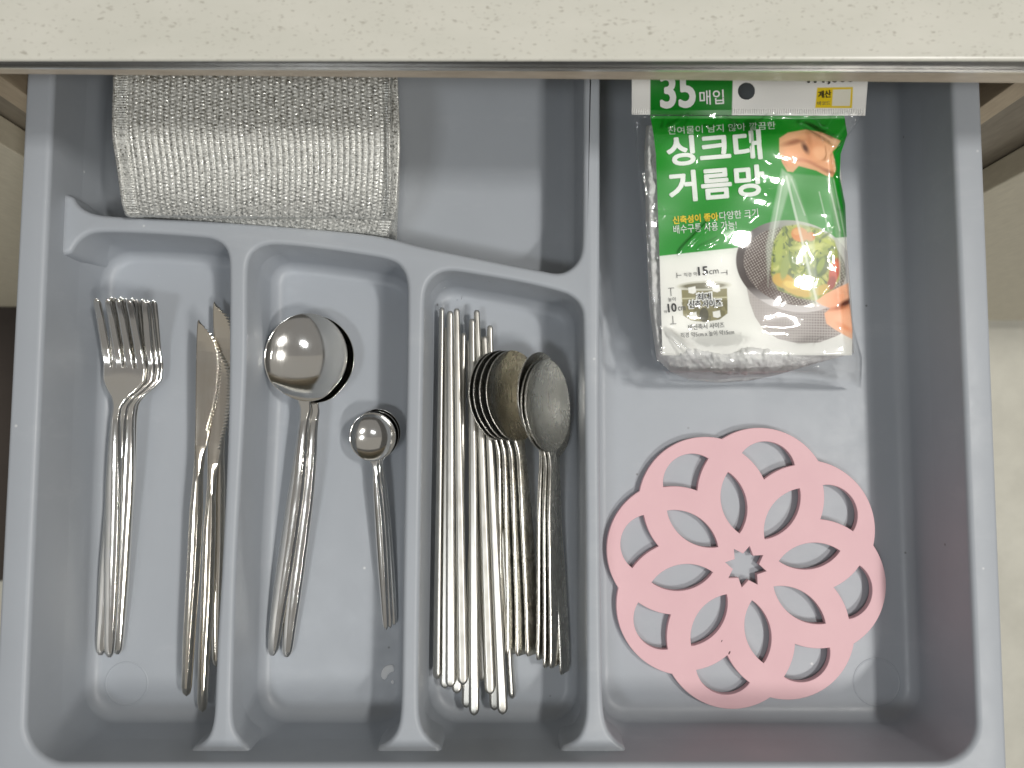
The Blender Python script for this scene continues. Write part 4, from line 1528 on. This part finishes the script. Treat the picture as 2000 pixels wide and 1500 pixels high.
# ---- white nets bundled inside
nu, nv = 150, 170
vv = np.linspace(0, 1, nv); uu = np.linspace(0, 1, nu)
y_top = 245
ybot = np.interp(uu, [0, .06, .15, .3, .45, .6, .75, .9, 1], [700, 726, 742, 748, 744, 733, 716, 700, 690])
py = y_top + vv[:, None] * (ybot - y_top)[None, :]
lx = np.interp(py, [245, 300, 450, 600, 700, 750], [1262, 1258, 1262, 1268, 1282, 1290])
rx_ = np.interp(py, [245, 300, 450, 600, 700, 750], [1640, 1640, 1652, 1664, 1668, 1668])
px = lx + (rx_ - lx) * uu[None, :]
lump = 0.0050 * (vnoise(px, py, 26, 21) - .6) + 0.0034 * (vnoise(px + 40 * vnoise(px, py, 30, 3), py, 9, 22) - .5)
folds = np.clip((py - 660) / 40, 0, 1) + np.clip((1292 - px) / 25, 0, 1)
folds = np.clip(folds, 0, 1)
under = -0.0014
zz = zs(px, py) + under + lump * (0.25 * (1 - folds) + 1.0 * folds) - 0.001 * (1 - folds)
edge_d = np.minimum(np.minimum(uu, 1 - uu)[None, :] * 45, (1 - vv)[:, None] * 12)
zz = zz - 0.012 * np.clip(1 - edge_d, 0, 1) ** 2
bottom = np.clip((py - 676 - 6 * np.sin(px * .05)) / 12, 0, 1)
zz = zz + 0.0040 * bottom * (1 - np.clip(1 - edge_d, 0, 1))
zz = np.minimum(zz, zs(px, py) - 0.0002 + 0.0054 * bottom)
P = W(px, py, zz).reshape(-1, 3) - PC
faces = [(j * nu + i, (j + 1) * nu + i, (j + 1) * nu + i + 1, j * nu + i + 1) for j in range(nv - 1) for i in range(nu - 1)]
border = list(range(nu)) + [j * nu + nu - 1 for j in range(1, nv)] + [(nv - 1) * nu + i for i in range(nu - 2, -1, -1)] + [j * nu for j in range(nv - 2, 0, -1)]
n0 = len(P); low = P[border].copy()
low[:, 2] = np.maximum(0.002, low[:, 2] - 0.013)          # the bundle curls under at its sides
mid_ = P.mean(0); low[:, :2] += (mid_[:2] - low[:, :2]) * 0.07
P = np.vstack([P, low]); nb = len(border)
faces += [(border[k], border[(k + 1) % nb], n0 + (k + 1) % nb, n0 + k) for k in range(nb)]
new_mesh("net_bundle", P, faces, M["net"], parent=packet)

# ---- clear film over everything
nu, nv = 260, 320
vv = np.linspace(0, 1, nv); uu = np.linspace(0, 1, nu)
ybot = np.interp(uu, [0, .08, .3, .5, .7, .85, 1], [748, 751, 752, 747, 748, 754, 757])
ytop = 221.0
py = ytop + vv[:, None] * (ybot - ytop)[None, :]
lx = np.interp(py, [221, 245, 300, 400, 560, 690, 700, 735, 757], [1237, 1237, 1243, 1252, 1264, 1272, 1276, 1303, 1296])
rx_ = np.interp(py, [221, 232, 262, 290, 305, 400, 540, 640, 700, 757], [1688, 1683, 1660, 1640, 1632, 1651, 1655, 1668, 1684, 1682])
px = lx + (rx_ - lx) * uu[None, :]
wr = 0.0010 * (vnoise(px * 1.0 + py * .6, py * .5 - px * .5, 34, 31) - .5) + 0.0002 * (vnoise(px, py, 13, 32) - .5)
rg = np.abs(vnoise(px * .8 + py * .5, py * .6 - px * .4, 22, 33) - .5)
wr = wr + 0.0012 * np.exp(-(rg / .035) ** 2) * vnoise(px, py, 60, 34)
edgef = np.clip(1 - np.minimum(uu, 1 - uu) / .07, 0, 1)[None, :] + np.clip((py - 690) / 50, 0, 1) + np.clip((262 - py) / 40, 0, 1)
edgef = np.clip(edgef, 0, 1.3)
wr = wr * (0.10 + 1.3 * edgef)


def crease(xa, ya, xb, yb, w, h):
    ll = math.hypot(xb - xa, yb - ya)
    t = ((px - xa) * (xb - xa) + (py - ya) * (yb - ya)) / ll**2
    d = ((px - xa) * (yb - ya) - (py - ya) * (xb - xa)) / ll
    return h * np.exp(-(d / w) ** 2) * np.clip(1 - (2 * t - 1) ** 4, 0, 1) * (np.abs(2 * t - 1) < 1)


wr = wr + crease(1325, 498, 1395, 425, 5, .0008) + crease(1362, 488, 1415, 462, 4, .0005) + crease(1560, 235, 1650, 285, 6, .0014) + crease(1590, 720, 1610, 740, 5, .002)
wr = wr + crease(1240, 250, 1262, 400, 4, .0012) + crease(1300, 640, 1400, 735, 6, .0015)
seam = np.minimum(np.minimum(uu, 1 - uu)[None, :] * 420, (1 - vv)[:, None] * 520)
wr = wr + 0.0010 * np.exp(-((seam - 5) / 2.2) ** 2)
bottom = np.clip((py - 636) / 60, 0, 1)
bottom = bottom * bottom * (3 - 2 * bottom)
zz = zs(px, py) + 0.0016 + wr + 0.0042 * bottom * np.clip((757 - py) / 25, 0, 1)
zz = np.where(py > 700, np.maximum(zz, 0.004), zz)
P = W(px, py, zz).reshape(-1, 3) - PC
faces = [(j * nu + i, (j + 1) * nu + i, (j + 1) * nu + i + 1, j * nu + i + 1) for j in range(nv - 1) for i in range(nu - 1)]
new_mesh("clear_film", P, faces, M["film"], parent=packet)
